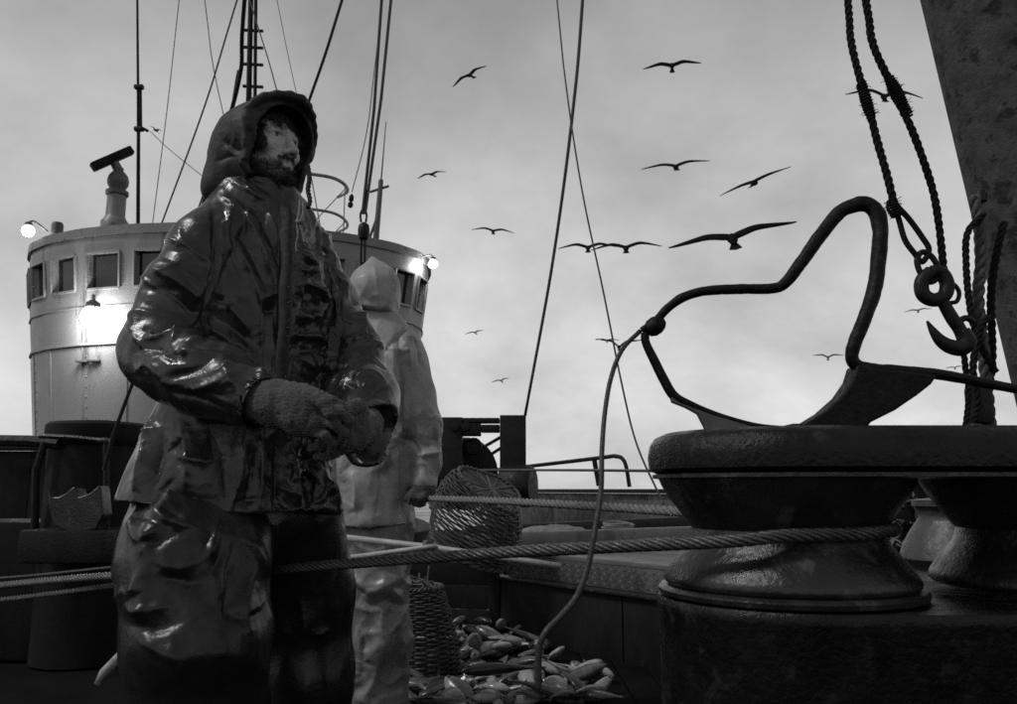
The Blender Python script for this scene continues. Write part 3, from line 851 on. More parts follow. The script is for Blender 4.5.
MB().lathe(P(518, 486, 7.3), [(0.02, -0.14), (0.17, -0.14), (0.185, -0.12), (0.185, 0.1), (0.16, 0.14), (0.02, 0.14)], 28, (0.95, -0.3, 0)).build('roller_end', M['black_iron'], gw)
MB().lathe(P(474, 446, 7.55), [(0.02, -0.05), (0.075, -0.05), (0.075, 0.05), (0.02, 0.05)], 14, (0, -1, 0)).build('sheave', M['black_iron'], gw)
for a, b in (((482, 448), (501, 437)), ((487, 457), (501, 448))):
    MB().tube([P(*a, 7.9), P(*b, 7.9)], 0.016, 6).build('stay_rod', M['black_iron'], gw)

# ------------------------------------------------------------------ trawl winch at the left
tw = thing('trawl_winch', P(80, 620, 4.4) - Zv(P(80, 620, 4.4).z), 'dark trawl winch housing with horned chock beside the dark oilskins', 'winch')
Yw = 4.4; k = Yw / FPX
c = P(92, 520, Yw + 0.2)
top = P(92, 424, Yw + 0.2).z
MB().lathe((c.x, c.y, 0), [(46 * k, 0.0), (46 * k, top - 0.13), (48 * k, top - 0.12), (50 * k, top - 0.09), (50 * k, top - 0.015), (47 * k, top), (10 * k, top + 0.02)], 48).build('drum_casing', M['plate'], tw)
MB().tube([P(40, 436, Yw - 0.1), P(70, 437, Yw - 0.12), P(103, 440.5, Yw - 0.14)], 0.013, 8).build('grab_pipe', M['iron_worn'], tw)
MB().lathe(P(104, 441, Yw - 0.15), [(0.015, -0.03), (0.02, 0), (0.015, 0.03)], 10, (1, 0, 0)).build('pipe_end', M['iron_worn'], tw)
MB().tube([P(-40, 440, Yw + 0.1), P(30, 441, Yw), P(60, 444, Yw - 0.05)], 0.03, 8).build('lower_pipe', M['black_iron'], tw)
MB().tube([P(45, 442, Yw - 0.05), P(36, 470, Yw - 0.05), P(34, 560, Yw)], 0.02, 8).build('support', M['black_iron'], tw)
MB().tube([P(106, 440, Yw - 0.15), P(107, 560, Yw - 0.15)], 0.016, 8).build('support', M['black_iron'], tw)
# horned chock: two upswept lips on a block
hp = [(48, 489), (51, 497), (58, 497), (66, 493), (73, 486.5), (76, 488), (78, 497), (82, 496), (90, 493), (99, 485), (101, 490), (103, 515), (96, 530), (70, 533), (52, 525), (48, 505)]
m = MB().prism([P(x, y, Yw - 0.28) for x, y in hp], (0, 0.10, 0))
o = m.build('horned_chock', M['iron_worn'], tw, ang=50)
bv = o.modifiers.new('bevel', 'BEVEL'); bv.width = 0.008; bv.segments = 2
MB().box(P(76, 545, Yw - 0.15), (0.42, 0.3, 0.16), None, 0.015).build('chock_base', M['black_iron'], tw)
m = MB().box((P(0, 520, Yw + 0.4).x, Yw + 0.4, P(0, 520, 4.8).z / 2), (0.95, 0.5, P(0, 520, 4.8).z), None, 0.02).build('gear_case', M['plate'], tw)
lv = MB().tube([P(104, 470, 3.6), P(113, 436, 3.6), P(128, 395, 3.6), P(134, 380, 3.6)], [0.010, 0.009, 0.008, 0.008], 8).build('brake_lever', M['black_iron'])
tag(lv, 'thin dark brake lever slanting up behind the sleeve', 'lever')
# ------------------------------------------------------------------ warping roller fairlead in the foreground
YF = 1.55
kf = YF / FPX
fl = thing('roller_fairlead', (P(790, 600, YF).x, YF, 0), 'massive dark iron roller fairlead with thick top plate and worn flared roller', 'fairlead')
cxf = P(787, 560, YF).x
def zf(y): return P(787, y if y < 489 else 489 + (y - 489) * 0.91, YF).z
# roller: profile (radius px, photo y)
prof = [(60, 594), (123, 594), (126, 591), (127, 587), (124, 580), (116, 568), (107, 556), (101, 548), (98, 541), (96, 532), (101, 522), (109, 510), (118, 497), (124, 486), (127, 479), (60, 479)]
m = MB().lathe((cxf, YF, 0), [(r * kf * (0.93 if y > 525 else 0.95), zf(y)) for r, y in prof], 72)
m.build('roller', M['iron_worn'], fl, ang=50)
# worn shoulder ring at the foot of the roller
m = MB().lathe((cxf, YF, 0), [(118 * kf, zf(605)), (123 * kf, zf(603)), (124 * kf, zf(598)), (121 * kf, zf(594.3)), (90 * kf, zf(594.3))], 72)
m.build('shoulder_ring', M['iron_worn'], fl, ang=50)
# top plate: a long rounded slab over the rollers
def stadium(x0, x1, yc, r, n=20):
    pts = []
    for i in range(n + 1):
        t = math.pi / 2 + math.pi * i / n
        pts.append((x0 + r * math.cos(t), yc + r * math.sin(t)))
    for i in range(n + 1):
        t = -math.pi / 2 + math.pi * i / n
        pts.append((x1 + r * math.cos(t), yc + r * math.sin(t)))
    return pts
def slab(name, x0, x1, yc, r, levels, mt, n=28):
    """levels: (inset, z) from bottom to top"""
    V, Fc = [], []
    for ins, z in levels:
        V += [(x, y, z) for x, y in stadium(x0, x1, yc, r - ins, n)]
    k = len(stadium(x0, x1, yc, r, n))
    for j in range(len(levels) - 1):
        for i in range(k):
            Fc.append((j * k + i, j * k + (i + 1) % k, (j + 1) * k + (i + 1) % k, (j + 1) * k + i))
    Fc.append(tuple(range(k))[::-1]); Fc.append(tuple((len(levels) - 1) * k + i for i in range(k)))
    return MB().add(V, Fc).build(name, mt, fl, ang=50)
X1 = cxf + 0.505
r0 = 0.246
YP = YF + 0.0
zt, zb = zf(434), zf(474)
slab('top_plate', cxf, X1, YP, r0, [(0.014, zb), (0.0, zb + 0.008), (-0.002, zb + 0.030), (0.002, zt - 0.022), (0.012, zt - 0.008), (0.030, zt)], M['iron'])
slab('plate_lip', cxf, X1, YP, r0 - 0.006, [(0.02, zb - 0.010), (0.0, zb - 0.008), (0.0, zb - 0.0015)], M['iron_worn'])
# pedestal: rounded bed under both rollers, running down to the deck
zbed = zf(605.5)
slab('pedestal', cxf, X1, YP, 124 * kf + 0.004, [(0.004, 0.0), (0.004, zbed - 0.03), (0.0, zbed - 0.02), (0.0, zbed - 0.006), (0.004, zbed - 0.001)], M['iron'])
# the second roller of the pair at the other end of the bed
MB().lathe((X1, YF, 0), [(r * kf * (0.93 if y > 525 else 0.95), zf(y)) for r, y in prof], 72).build('roller', M['iron_worn'], fl, ang=50)
for sx in (0.30, 0.44):
    MB().lathe((cxf + sx, YP - 0.12, zt - 0.002), [(0.014, 0), (0.016, 0.004), (0.012, 0.010), (0.003, 0.012)], 10).build('rivet', M['iron'], fl)
# second worn roller behind
rb = thing('iron_bollard', (P(955, 580, 2.15).x, 2.15, 0), 'smaller pale worn iron bollard behind the roller fairlead', 'bollard')
k2 = 2.15 / FPX; cx2 = P(956, 550, 2.15).x
def z2(y): return P(956, y, 2.15).z
MB().lathe((cx2, 2.15, 0), [(60 * k2, z2(600)), (60 * k2, z2(586)), (47 * k2, z2(580)), (41 * k2, z2(572)), (42 * k2, z2(566)), (51 * k2, z2(558.5)), (50.5 * k2, z2(556)), (47 * k2, z2(545)), (40 * k2, z2(532)), (34 * k2, z2(523)), (31 * k2, z2(518)), (33 * k2, z2(508)), (36 * k2, z2(506)), (36 * k2, z2(500)), (20 * k2, z2(498))], 40).build('head', M['bollard'], rb, ang=50)
MB().box((cx2, 2.15, z2(600.5) / 2), (0.5, 0.36, z2(600.5)), None, 0.02).build('pedestal', M['black_iron'], rb)

# ------------------------------------------------------------------ bent wrought-iron bar with its casting
br = thing('bent_iron_bar', P(820, 434, 1.5), 'heavy bent iron bar looped like a boot on top of the fairlead', 'iron bar')
YB = 1.46
path = [(642, 331), (655, 322), (668, 308), (684, 297), (705, 291), (740, 289), (772, 288.5), (786, 282), (800, 264), (818, 239), (838, 214), (852, 206), (866, 204), (876, 212), (880, 228), (879, 255), (874, 290), (864, 320), (855, 342), (852, 356), (856, 365), (868, 369), (895, 371), (935, 374), (975, 381), (1000, 386), (1040, 394), (1085, 408), (1110, 428), (1116, 446)]
dep = np.interp(np.linspace(0, 1, len(path)), [0, 0.25, 0.6, 0.8, 1], [YB + 0.05, YB + 0.02, YB - 0.02, YB, YB + 0.02])
wid = [4.2, 4.4, 4.8, 5.0, 5.2, 5.4, 5.6, 6.0, 6.6, 7.0, 7.4, 7.8, 8.2, 8.4, 8.2, 7.8, 7.4, 7.0, 6.6, 6.4, 6.4, 6.4, 6.0, 5.6, 5.2, 5.0, 5.0, 5.0, 5.0, 5.0]
pp = spline([P(x, y, D) for (x, y), D in zip(path, dep)], 8)
V, Fc = tube_geo(pp, [w * YB / FPX for w in wid], 14)
V = np.array(V); nn = fbm(V * 60, 5, 2)
cen = np.repeat(pp, 14, axis=0); V = cen + (V - cen) * (1 + 0.07 * nn)[:, None]
mesh_obj('bar', V, Fc, M['rod'], br)
# collar knob where the loop closes
kn = P(655, 326, YB + 0.045)
m = MB().lathe(kn, [(0.004, -0.019), (0.012, -0.017), (0.017, -0.008), (0.0175, 0.004), (0.014, 0.014), (0.008, 0.020)], 16, (0.75, 0, 0.55))
m.build('collar_knob', M['rod'], br)
# lower limb running down to the toe
path2 = [(645, 333), (646, 343), (654, 360), (664, 380), (674, 396), (690, 405), (712, 414), (735, 421), (758, 426), (782, 428)]
pp2 = spline([P(x, y, YB + 0.05 - 0.0 * i) for i, (x, y) in enumerate(path2)], 8)
V, Fc = tube_geo(pp2, [a * YB / FPX for a in (4.5, 4.5, 5, 5.2, 5.2, 4.6, 4.0, 3.4, 2.8, 2.2)], 12)
mesh_obj('lower_limb', V, Fc, M['rod'], br)
def gusset(name, pts, Y, th, mt='rod', bev=0.006):
    m = MB().prism([P(x, y, Y - th / 2) for x, y in pts], (0, th, 0))
    o = m.build(name, M[mt], br, ang=35)
    b = o.modifiers.new('bevel', 'BEVEL'); b.width = bev; b.segments = 3; b.limit_method = 'ANGLE'
    return o
gusset('toe_plate', [(671, 396), (690, 405), (712, 414.5), (740, 423), (762, 429), (758, 433), (730, 433), (716, 438), (708, 437), (705, 428), (698, 414), (686, 407.5), (672, 402)], YB + 0.05, 0.014, 'midgrey', 0.002)
gusset('heel_casting', [(858, 364), (880, 369), (905, 371), (938, 375), (932, 384), (918, 395), (896, 410), (872, 422), (862, 434), (870, 440), (800, 440), (786, 434), (790, 430), (806, 423), (824, 412), (842, 396), (853, 380)], YB, 0.05)
MB().box(P(793, 429, YB), (0.022, 0.05, 0.016), None, 0.004).build('lug', M['rod'], br)
# loose strap end lying on the plate
# ------------------------------------------------------------------ ropes and wires
hose = [(640, 331), (622, 350), (611, 378), (605, 412), (602, 450), (601, 490), (595, 530), (588, 566), (577, 596), (560, 617), (546, 632), (539, 650), (538, 690)]
hd = np.interp(np.linspace(0, 1, len(hose)), [0, 0.2, 0.5, 0.8, 1], [YB + 0.05, YB, 1.30, 1.25, 1.25])
o = mesh_obj('hanging_cable', *tube_geo(spline([P(x, y, D) for (x, y), D in zip(hose, hd)] , 10), [0.0045, 0.0042, 0.0045, 0.005, 0.0052], 10), M['cable'])
tag(o, 'dark rubber cable hanging in a curve from the bent iron bar', 'cable')

def taut(name, pts, rad, mt, label, n=8, cat='wire', group=None, sides=6):
    o = mesh_obj(name, *tube_geo(spline(pts, n), rad, sides), M[mt])
    return tag(o, label, cat, group)
# thick wire rope wrapped on the roller, led past the fishermen's legs
yr = zf(540)
rr = 91.5 * kf + 0.011
arc = []
for i in range(9):
    t = R(-62 - 14 * i)            # around the front and back of the roller neck
    arc.append((cxf + rr * math.cos(t), YF + rr * math.sin(t), yr - 0.004 * i + 0.006))
tang = P(740, 540.5, YF - rr + 0.005)
main = [P(-60, 592, 2.95), P(26, 583, 2.62), P(110, 576, 2.33), P(200, 572.5, 2.09), P(265, 570, 1.985), P(345, 564, 1.84), P(490, 553.5, 1.62), P(600, 547.5, 1.50), P(680, 543.5, 1.425), tang, P(790, 535.5, YF - rr - 0.001)]
e = main[-1]
for t in (-70, -50, -30, -10, 20, 60, 100):
    main.append(Vector((cxf + rr * math.cos(R(t)), YF + rr * math.sin(R(t)), e.z + (t + 90) / 190 * 0.016)))
rope('wire_rope', main, 0.0118, M['wirerope'], 'thick steel wire rope from the roller past the fishermen\'s legs', 'rope', strands=6, pitch=9.0, sides=6)
# lower line at the left, running with the wire rope
rope('mooring_line', [P(-60, 606, 2.9), P(26, 597, 2.62), P(110, 586, 2.36), P(165, 580, 2.2)], 0.008, M['greyrope'], 'thin grey line running below the wire rope beside the winch', 'rope', strands=3)
rope('slack_line', [P(-60, 582, 3.2), P(26, 576, 2.9), P(110, 567.5, 2.62), P(200, 560, 2.45)], 0.0045, M['greyrope'], 'thin slack line just above the wire rope beside the winch', 'rope', strands=3)
# pale rope from the second fisherman's hand to the fairlead
rope('hemp_rope', [P(409, 498, 3.22), P(425, 498.4, 3.18), P(500, 501, 2.75), P(590, 506, 2.3), P(672, 511, 1.95), P(720, 514, 1.80), P(760, 512, 1.78)], 0.0125, M['manila'], 'pale hemp rope running from the gloved hand to the roller fairlead', 'rope', strands=3, pitch=6.0)
# two rigging wires crossing against the sky, and the thin horizontal wire
taut('rigging_wire', [P(610, -420, 6.5), P(584, -20, 6.9), P(573, 110, 7.0), P(553, 260, 7.2), P(525, 416, 7.35)], [0.016, 0.015, 0.013], 'wire', 'thick dark rigging wire running up from the gallows frame', 12)
taut('rigging_wire', [P(515, -420, 3.8), P(555, -20, 3.4), P(566, 85, 3.3), P(582, 190, 3.2), P(603, 290, 3.1), P(622, 385, 3.0), P(637, 445, 2.9), P(664, 505, 2.6)], [0.0035, 0.0036], 'wire', 'slack thin dark line hanging in a long curve behind the bent bar', 12)
taut('rigging_wire', [P(455, 470.3, 7.0), P(560, 470.2, 5.0), P(672, 471, 3.0)], [0.009, 0.006], 'wire2', 'thin level grey wire crossing in front of the pipe rail', 8)
# standing rigging of the signal mast and wheelhouse
st = [((243, 20, 7.0), (238, 85, 7.4), (204, 202, 8.2), 0.022, 'wire', 'thick dark stay slanting down behind the dark hood'),
      ((238, 70, 8.0), (226, 130, 8.2), (196, 215, 8.6), 0.010, 'wire', 'thin dark stay beside the thick stay behind the dark hood'),
      ((234, 10, 9.0), (205, 105, 9.3), (163, 220, 9.8), 0.011, 'thinwire', 'grey stay slanting from the mast to the radar side of the roof'),
      ((178, 10, 9.5), (167, 110, 9.8), (152, 228, 10.2), 0.006, 'thinwire', 'faint thin wire beside the whip aerial'),
      ((206, 10, 11.0), (213, 65, 11.2), (228, 135, 11.5), 0.007, 'thinwire', 'faint thin wire nearest the mast above the dark hood'),
      ((259, 30, 12.0), (269, 62, 12.0), (282, 110, 12.0), 0.010, 'thinwire', 'faint short wire from the mast to the dark hood'),
      ((281, 20, 12.5), (287, 50, 12.5), (300, 110, 12.5), 0.006, 'thinwire', 'hair thin wire above the dark hood'),
      ((342, 0, 7.0), (325, 55, 7.2), (305, 112, 7.5), 0.014, 'wire', 'dark stay rising to the right of the dark hood'),
      ((150, 131, 10.3), (170, 150, 10.3), (205, 178, 10.3), 0.005, 'thinwire', 'thin sagging aerial lead from the whip aerial loop')]
for a, b, c, r_, mt, lb in st:
    A_, B_, C_ = P(*a), P(*b), P(*c)
    dn_ = 1.3 if (c[2] < 8 and c[0] > 280) else (0.9 if c[2] < 9 else 0.35)
    up_ = 0 if a[1] > 100 or a[1] == 70 else 3.0
    pl = ([A_ + (A_ - B_) * up_] if up_ else []) + [A_, B_, C_, C_ + (C_ - B_) * dn_]
    taut('stay_wire', pl, r_, mt, lb)
# purchase tackle: two falls and a block
tk = thing('tackle_block', P(363, 268, 6.4), 'dark rigging block hung on a pair of falls behind the pale hood', 'block')
MB().tube([P(415, -420, 6.4), P(383, -20, 6.4), P(374, 110, 6.4), P(362.5, 214, 6.4)], 0.013, 6).build('fall', M['wire'], tk)
MB().tube([P(432, -420, 6.4), P(393, -20, 6.4), P(381, 100, 6.4), P(365, 214, 6.4)], 0.013, 6).build('fall', M['wire'], tk)
MB().lathe(P(363.5, 240, 6.4), [(0.01, -0.0), (0.038, 0.01), (0.047, 0.04), (0.048, 0.09), (0.042, 0.125), (0.02, 0.145), (0.008, 0.15)], 14).build('shell', M['black_iron'], tk)
MB().tube(spline([P(361, 222, 6.4), P(360.5, 214, 6.4), P(363.5, 209, 6.4), P(366.5, 214, 6.4), P(366, 222, 6.4)], 6), 0.009, 6).build('eye', M['black_iron'], tk)
for dx in (-1.6, 2.2): MB().tube([P(363 + dx, 240, 6.4), P(362 + dx, 278, 6.4)], 0.010, 6).build('strop', M['black_iron'], tk)
taut('hanging_line', [P(425, -350, 9.0), P(378, 40, 9.0), P(367, 130, 9.0), P(352, 192, 9.0)], 0.006, 'thinwire', 'thin line ending in a small turnbuckle beside the tackle')
o = MB().lathe(P(350, 208, 9.0), [(0.008, 0), (0.03, 0.02), (0.03, 0.06), (0.012, 0.07), (0.028, 0.09), (0.028, 0.14), (0.008, 0.17)], 10, (0.1, 0, 1)).build('turnbuckle', M['plate'])
tag(o, 'small dark turnbuckle beside the pair of falls', 'turnbuckle')

# ------------------------------------------------------------------ leaning mast at the right edge, slings and hook
ma = thing('derrick_post', P(1075, 470, 2.9) - Zv(P(1075, 470, 2.9).z), 'stout dark leaning derrick post with flaking paint', 'mast')
pA, pB = P(968, -60, 2.9), P(1046, 250, 2.9); pC = pA + (pB - pA) * 2.7
pC = pB + (pB - pA) * ((0 - pB.z) / (pB.z - pA.z))
rm = 0.205
MB().tube([pC, pB, pA + (pA - pB) * 2.5], [rm, rm, rm], 40).build('post', M['mast'], ma)
MB().lathe(P(981, 203, 2.74), [(0.008, 0), (0.02, 0.005), (0.022, 0.03), (0.014, 0.045)], 10, (0, 0, 1)).build('cleat_lug', M['black_iron'], ma)
YS = 2.0; ks = YS / FPX
sl = thing('rope_sling', P(940, 330, YS), 'pair of dark tarred rope slings meeting at an iron hook', 'sling')
s1 = [(815, -330), (846, -20), (851, 40), (862, 85), (870, 112), (877, 140), (887, 175), (894, 203)]
rope('sling', [P(x, y, YS) for x, y in s1], [3.6 * ks, 3.8 * ks, 4.2 * ks, 4.4 * ks], M['tarrope'], '', parent=sl, strands=3, pitch=6)
s2 = [(800, -330), (862, -20), (872, 40), (888, 78), (898, 100), (912, 130), (925, 165), (934, 195), (939, 225), (943, 262), (946, 288)]
rope('sling', [P(x, y, YS + 0.05) for x, y in s2], [3.6 * ks, 4.0 * ks, 4.6 * ks, 4.4 * ks, 4.0 * ks], M['tarrope'], '', parent=sl, strands=3, pitch=6)
lp = [(893, 200), (899, 220), (905, 240), (915, 254), (922, 262), (929, 250), (922, 237), (909, 219), (898, 207), (893, 200)]
V, Fc = tube_geo(spline([P(x, y, YS) for x, y in lp], 6), 3.0 * ks, 8)
mesh_obj('eye_splice', V, Fc, M['tarrope'], sl)
# servings: frayed whippings wound over the slings
def serving(pts, r0, r1, Y, turns=18):
    p = spline([P(x, y, Y) for x, y in pts], 8)
    p = resample(p, 0.004); T, N, B = frames(p)
    m = MB()
    s = np.linspace(0, 1, turns * 10)
    idx = s * (len(p) - 1); i0 = np.clip(idx.astype(int), 0, len(p) - 2); f = (idx - i0)[:, None]
    c = p[i0] * (1 - f) + p[i0 + 1] * f; n_, b_ = N[i0], B[i0]
    rr_ = (r0 + (r1 - r0) * np.sin(s * math.pi)) * ks
    rr_ = rr_ * (1 + 0.12 * rng.standard_normal(len(s)).cumsum() / 12)
    a = s * turns * 2 * math.pi
    h = c + rr_[:, None] * (np.cos(a)[:, None] * n_ + np.sin(a)[:, None] * b_)
    m.tube(h, 1.3 * ks, 5)
    # stray yarn ends
    for _ in range(70):
        i = rng.integers(0, len(c)); t = rng.uniform(0, 6.28)
        dr = np.cos(t) * n_[i] + np.sin(t) * b_[i]
        q = c[i] + dr * rr_[i]
        e = q + dr * rng.uniform(1.0, 4.5) * ks + rng.normal(0, 1.5, 3) * ks
        m.tube([q, (q + e) / 2 + rng.normal(0, .4, 3) * ks, e], 0.35 * ks, 3)
    return m.build('serving', M['tarrope'], sl)
serving([(861, 83), (866, 100), (872, 120)], 4.4, 6.0, YS, 14)
serving([(889, 78), (900, 100), (909, 116)], 4.6, 6.6, YS + 0.05, 16)
serving([(891, 200), (893, 208), (897, 216)], 3.8, 5.0, YS, 7)
hk = thing('cargo_hook', P(955, 345, YS), 'heavy forged cargo hook with swivel eye hanging from the slings', 'hook')
def hkt(name, pts, r_, n=12): 
    mesh_obj(name, *tube_geo(spline([P(x, y, YS) for x, y in pts], 8), [q * ks for q in r_], n), M['black_iron'], hk)
hkt('link', [(919, 254), (917, 262), (921, 274), (929, 282), (937, 278), (938, 268), (932, 257), (924, 252), (919, 254)], [3.0, 3.0])
hkt('swivel_ring', [(931, 272), (922, 281), (923, 294), (933, 300), (944, 296), (947, 284), (941, 273), (931, 272)], [7.2, 7.2])
hkt('shackle', [(944, 285), (953, 284), (959, 292), (957, 301), (950, 303)], [2.2, 2.2])
hkt('shank', [(938, 292), (944, 304), (952, 318), (960, 330), (964, 342)], [5.5, 6, 6.5, 6.5, 6])
hkt('hook_body', [(962, 330), (967, 342), (960, 348), (949, 346), (940, 340), (933, 331), (927, 321)], [7.0, 9.0, 8.5, 7.5, 6.0, 4.0, 1.2])
hkt('latch_pin', [(958, 322), (966, 318), (974, 322)], [3.2, 3.2])
tl = [('heavy_rope', [(974, 196), (979, 225), (981, 262), (978, 300), (983, 345), (988, 400), (990, 428), (991, 468)], 6.2, 2.62, 'greyrope', 'thick laid grey rope hanging beside the leaning derrick post'),
      ('hanging_rope', [(984, 214), (968, 232), (966, 260), (969, 300), (975, 330), (984, 352), (996, 372)], 3.6, 2.6, 'tarrope', 'dark rope looping beside the thick grey rope'),
      ('hanging_rope', [(963, 345), (966, 372), (969, 396), (966, 424), (965, 445)], 3.2, 2.05, 'tarrope', 'dark rope tail hanging straight below the cargo hook'),
      ('hanging_rope', [(1004, 222), (995, 262), (991, 300), (992, 360), (985, 420), (985, 466)], 4.2, 2.64, 'tarrope', 'dark rope nearest the derrick post'),
      ('hanging_rope', [(990, 316), (980, 330), (973, 370), (978, 405), (971, 426), (972, 464)], 3.8, 2.58, 'tarrope', 'dark twisted rope between the hook tail and the grey rope')]
for nm, pts, r_, Y, mt, lb in tl:
    rope(nm, [P(x, y, Y) for x, y in pts], r_ * Y / FPX, M[mt], lb, 'rope', strands=3, pitch=6)
o = MB().box(P(979, 405, 2.6), (0.07, 0.05, 0.12), None, 0.015).build('rope_block', M['black_iron'])
tag(o, 'small black block among the ropes below the cargo hook', 'block')
# ------------------------------------------------------------------ people
def rotm(yaw, pitch=0.0, roll=0.0):
    """columns: the person's right-hand side, forward, up. yaw 0 looks at the camera (-Y); positive turns to the picture's right"""
    f = Vector((math.sin(yaw), -math.cos(yaw), 0)); u = Vector((0, 0, 1)); s = f.cross(u)
    Mx = Matrix((s, f, u)).transposed()
    return np.array(Mx @ Matrix.Rotation(pitch, 3, 'X') @ Matrix.Rotation(roll, 3, 'Y'))
def sculpt(name, fld, mat_, parent, post=None, sm=1):
    V, Fc = fld.mesh()
    V = relax(V, Fc, sm, 0.5)
    if post: V = post(V, Fc)
    return mesh_obj(name, V, Fc, mat_, parent)
def pxr(px, Y): return px * Y / FPX

# ======================= fisherman in dark oilskins
man = thing('person', (P(235, 500, 2.0).x, 2.0, 0), 'bearded person in dark wet hooded oilskins clasping gloved hands', 'person', None)
HD = P(263, 147, 1.985)                    # eye level, middle of the head
RH = rotm(R(61), R(3), R(-2))
hv = lambda x, y, z: np.array(tuple(HD)) + RH @ np.array([x, y, z])
def head_field(h):
    lo = np.array(tuple(HD)) - np.array([0.17, 0.17, 0.30]); hi = np.array(tuple(HD)) + np.array([0.17, 0.17, 0.17])
    f = Field(lo, hi, h)
    f.add(pell(hv(0, -0.018, 0.032), (0.074, 0.095, 0.083), RH))
    f.add(pell(hv(0, 0.026, -0.022), (0.060, 0.060, 0.088), RH), 0.03)
    f.add(pcap(hv(0, -0.03, -0.06), hv(0, -0.055, -0.26), 0.060, 0.070), 0.03)
    for s in (-1, 1):
        f.add(pcap(hv(s * 0.050, 0.0, -0.062), hv(s * 0.016, 0.070, -0.100), 0.020, 0.017), 0.025)
        f.add(pell(hv(s * 0.043, 0.058, -0.028), (0.020, 0.020, 0.018), RH), 0.022)
        f.add(pcap(hv(s * 0.046, 0.066, 0.019), hv(s * 0.012, 0.084, 0.015), 0.0095, 0.0095), 0.014)
    f.add(pell(hv(0, 0.076, -0.103), (0.020, 0.015, 0.015), RH), 0.018)
    f.add(pell(hv(0, 0.070, -0.066), (0.032, 0.020, 0.026), RH), 0.018)
    for s in (-1, 1):
        f.cut(pell(hv(s * 0.031, 0.094, 0.0), (0.017, 0.016, 0.0105), RH), 0.012)
    f.add(pcap(hv(0, 0.080, 0.012), hv(0, 0.103, -0.034), 0.0075, 0.0105), 0.012)
    f.add(pell(hv(0, 0.107, -0.040), (0.0120, 0.0125, 0.0105), RH), 0.008)
    for s in (-1, 1):
        f.add(pell(hv(s * 0.0135, 0.094, -0.044), (0.0085, 0.011, 0.0085), RH), 0.006)
        f.cut(pell(hv(s * 0.0065, 0.104, -0.0525), (0.0042, 0.006, 0.0045), RH), 0.002)
        f.add(pcap(hv(s * 0.017, 0.083, 0.006), hv(s * 0.031, 0.081, 0.0105), 0.0042, 0.0045), 0.004)
        f.add(pcap(hv(s * 0.031, 0.081, 0.0105), hv(s * 0.046, 0.070, 0.004), 0.0045, 0.004), 0.004)
        f.add(pcap(hv(s * 0.018, 0.080, -0.007), hv(s * 0.042, 0.073, -0.008), 0.0035, 0.0035), 0.005)
        f.add(pcap(hv(s * 0.020, 0.080, -0.068), hv(s * 0.004, 0.0915, -0.0655), 0.0042, 0.0050), 0.004)
        f.add(pcap(hv(s * 0.018, 0.080, -0.073), hv(0, 0.0895, -0.0770), 0.0045, 0.0062), 0.004)
        f.cut(pcap(hv(s * 0.022, 0.086, -0.0703), hv(0, 0.0975, -0.0705), 0.0016, 0.0018), 0.002)
        f.add(pell(hv(s * 0.076, -0.012, -0.018), (0.008, 0.018, 0.030), RH), 0.006)
    f.add(pell(hv(0, 0.091, -0.055), (0.008, 0.004, 0.008), RH), 0.006)
    return f
hf = head_field(0.0026)
Vh, Fh = hf.mesh(); Vh = relax(Vh, Fh, 1, 0.5)
nh = len(Vh)
# the rest of the body under the clothes, sculpted in the same mesh
bf = Field((-1.35, 1.4, 0.0), (-0.15, 2.75, 1.62), 0.02)
sR, eR, wR = P(204, 246, 1.88), P(160, 350, 1.81), P(272, 404, 1.645)
sL, eL, wL = P(306, 256, 2.12), P(354, 360, 2.08), P(363, 432, 1.80)
hipR, hipL = P(205, 510, 1.97), P(290, 515, 2.20)
ftR, ftL = Vector((P(190, 560, 1.90).x, 1.90, 0.08)), Vector((P(310, 600, 2.25).x, 2.27, 0.08))
bf.add(pcap(hv(0, -0.04, -0.22), P(250, 480, 2.0), 0.10, 0.13))
for a, b, r1, r2 in ((sR, eR, .055, .045), (eR, wR, .045, .032), (sL, eL, .055, .045), (eL, wL, .045, .032), (hipR, ftR, .08, .045), (hipL, ftL, .07, .045)):
    bf.add(pcap(a, b, r1, r2), 0.04)
bf.add(pcap(sR, sL, 0.06), 0.05)
Vb, Fb = bf.mesh()
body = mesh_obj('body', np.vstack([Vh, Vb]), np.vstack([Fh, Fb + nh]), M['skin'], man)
# beard: where it grows the skin is covered by short hair
loc = (Vh - np.array(tuple(HD))) @ RH
Nh = vnormals(Vh, Fh)
x, y, z = loc[:, 0], loc[:, 1], loc[:, 2]
jaw = np.clip((-0.056 - z + 0.25 * np.clip(0.06 - y, 0, 0.1)) / 0.02, 0, 1) * (y > -0.02) * (z > -0.135)
lips = (np.abs(x) < 0.018) & (z < -0.064) & (z > -0.081) & (y > 0.080)
must = ((z < -0.052) & (z > -0.064) & (np.abs(x) < 0.028) & (y > 0.075)).astype(float)
bz = np.maximum(jaw, must); bz[lips] = 0.3
at = body.data.attributes.new('beard_and_shade_zone', 'FLOAT', 'POINT')
full = np.zeros(len(body.data.vertices)); full[:nh] = np.clip(bz, 0, 1) * 0.85
brow = (np.abs(np.abs(x) - 0.031) < 0.020) & (np.abs(z - 0.021 + 0.15 * (np.abs(x) - 0.025) * 0) < 0.0055) & (y > 0.06)
full[:nh][brow] = 0.45
shade_fringe = ((z > 0.030 + 0.010 * np.sin(x * 160)) | ((np.abs(x) > 0.056) & (z > -0.045) & (y > -0.02))) & (y > -0.06)  # forehead and temples: brim shade painted into the skin as a dark hairline
full[:nh][shade_fringe] = 0.95
at.data.foreach_set('value', full.astype(np.float32))
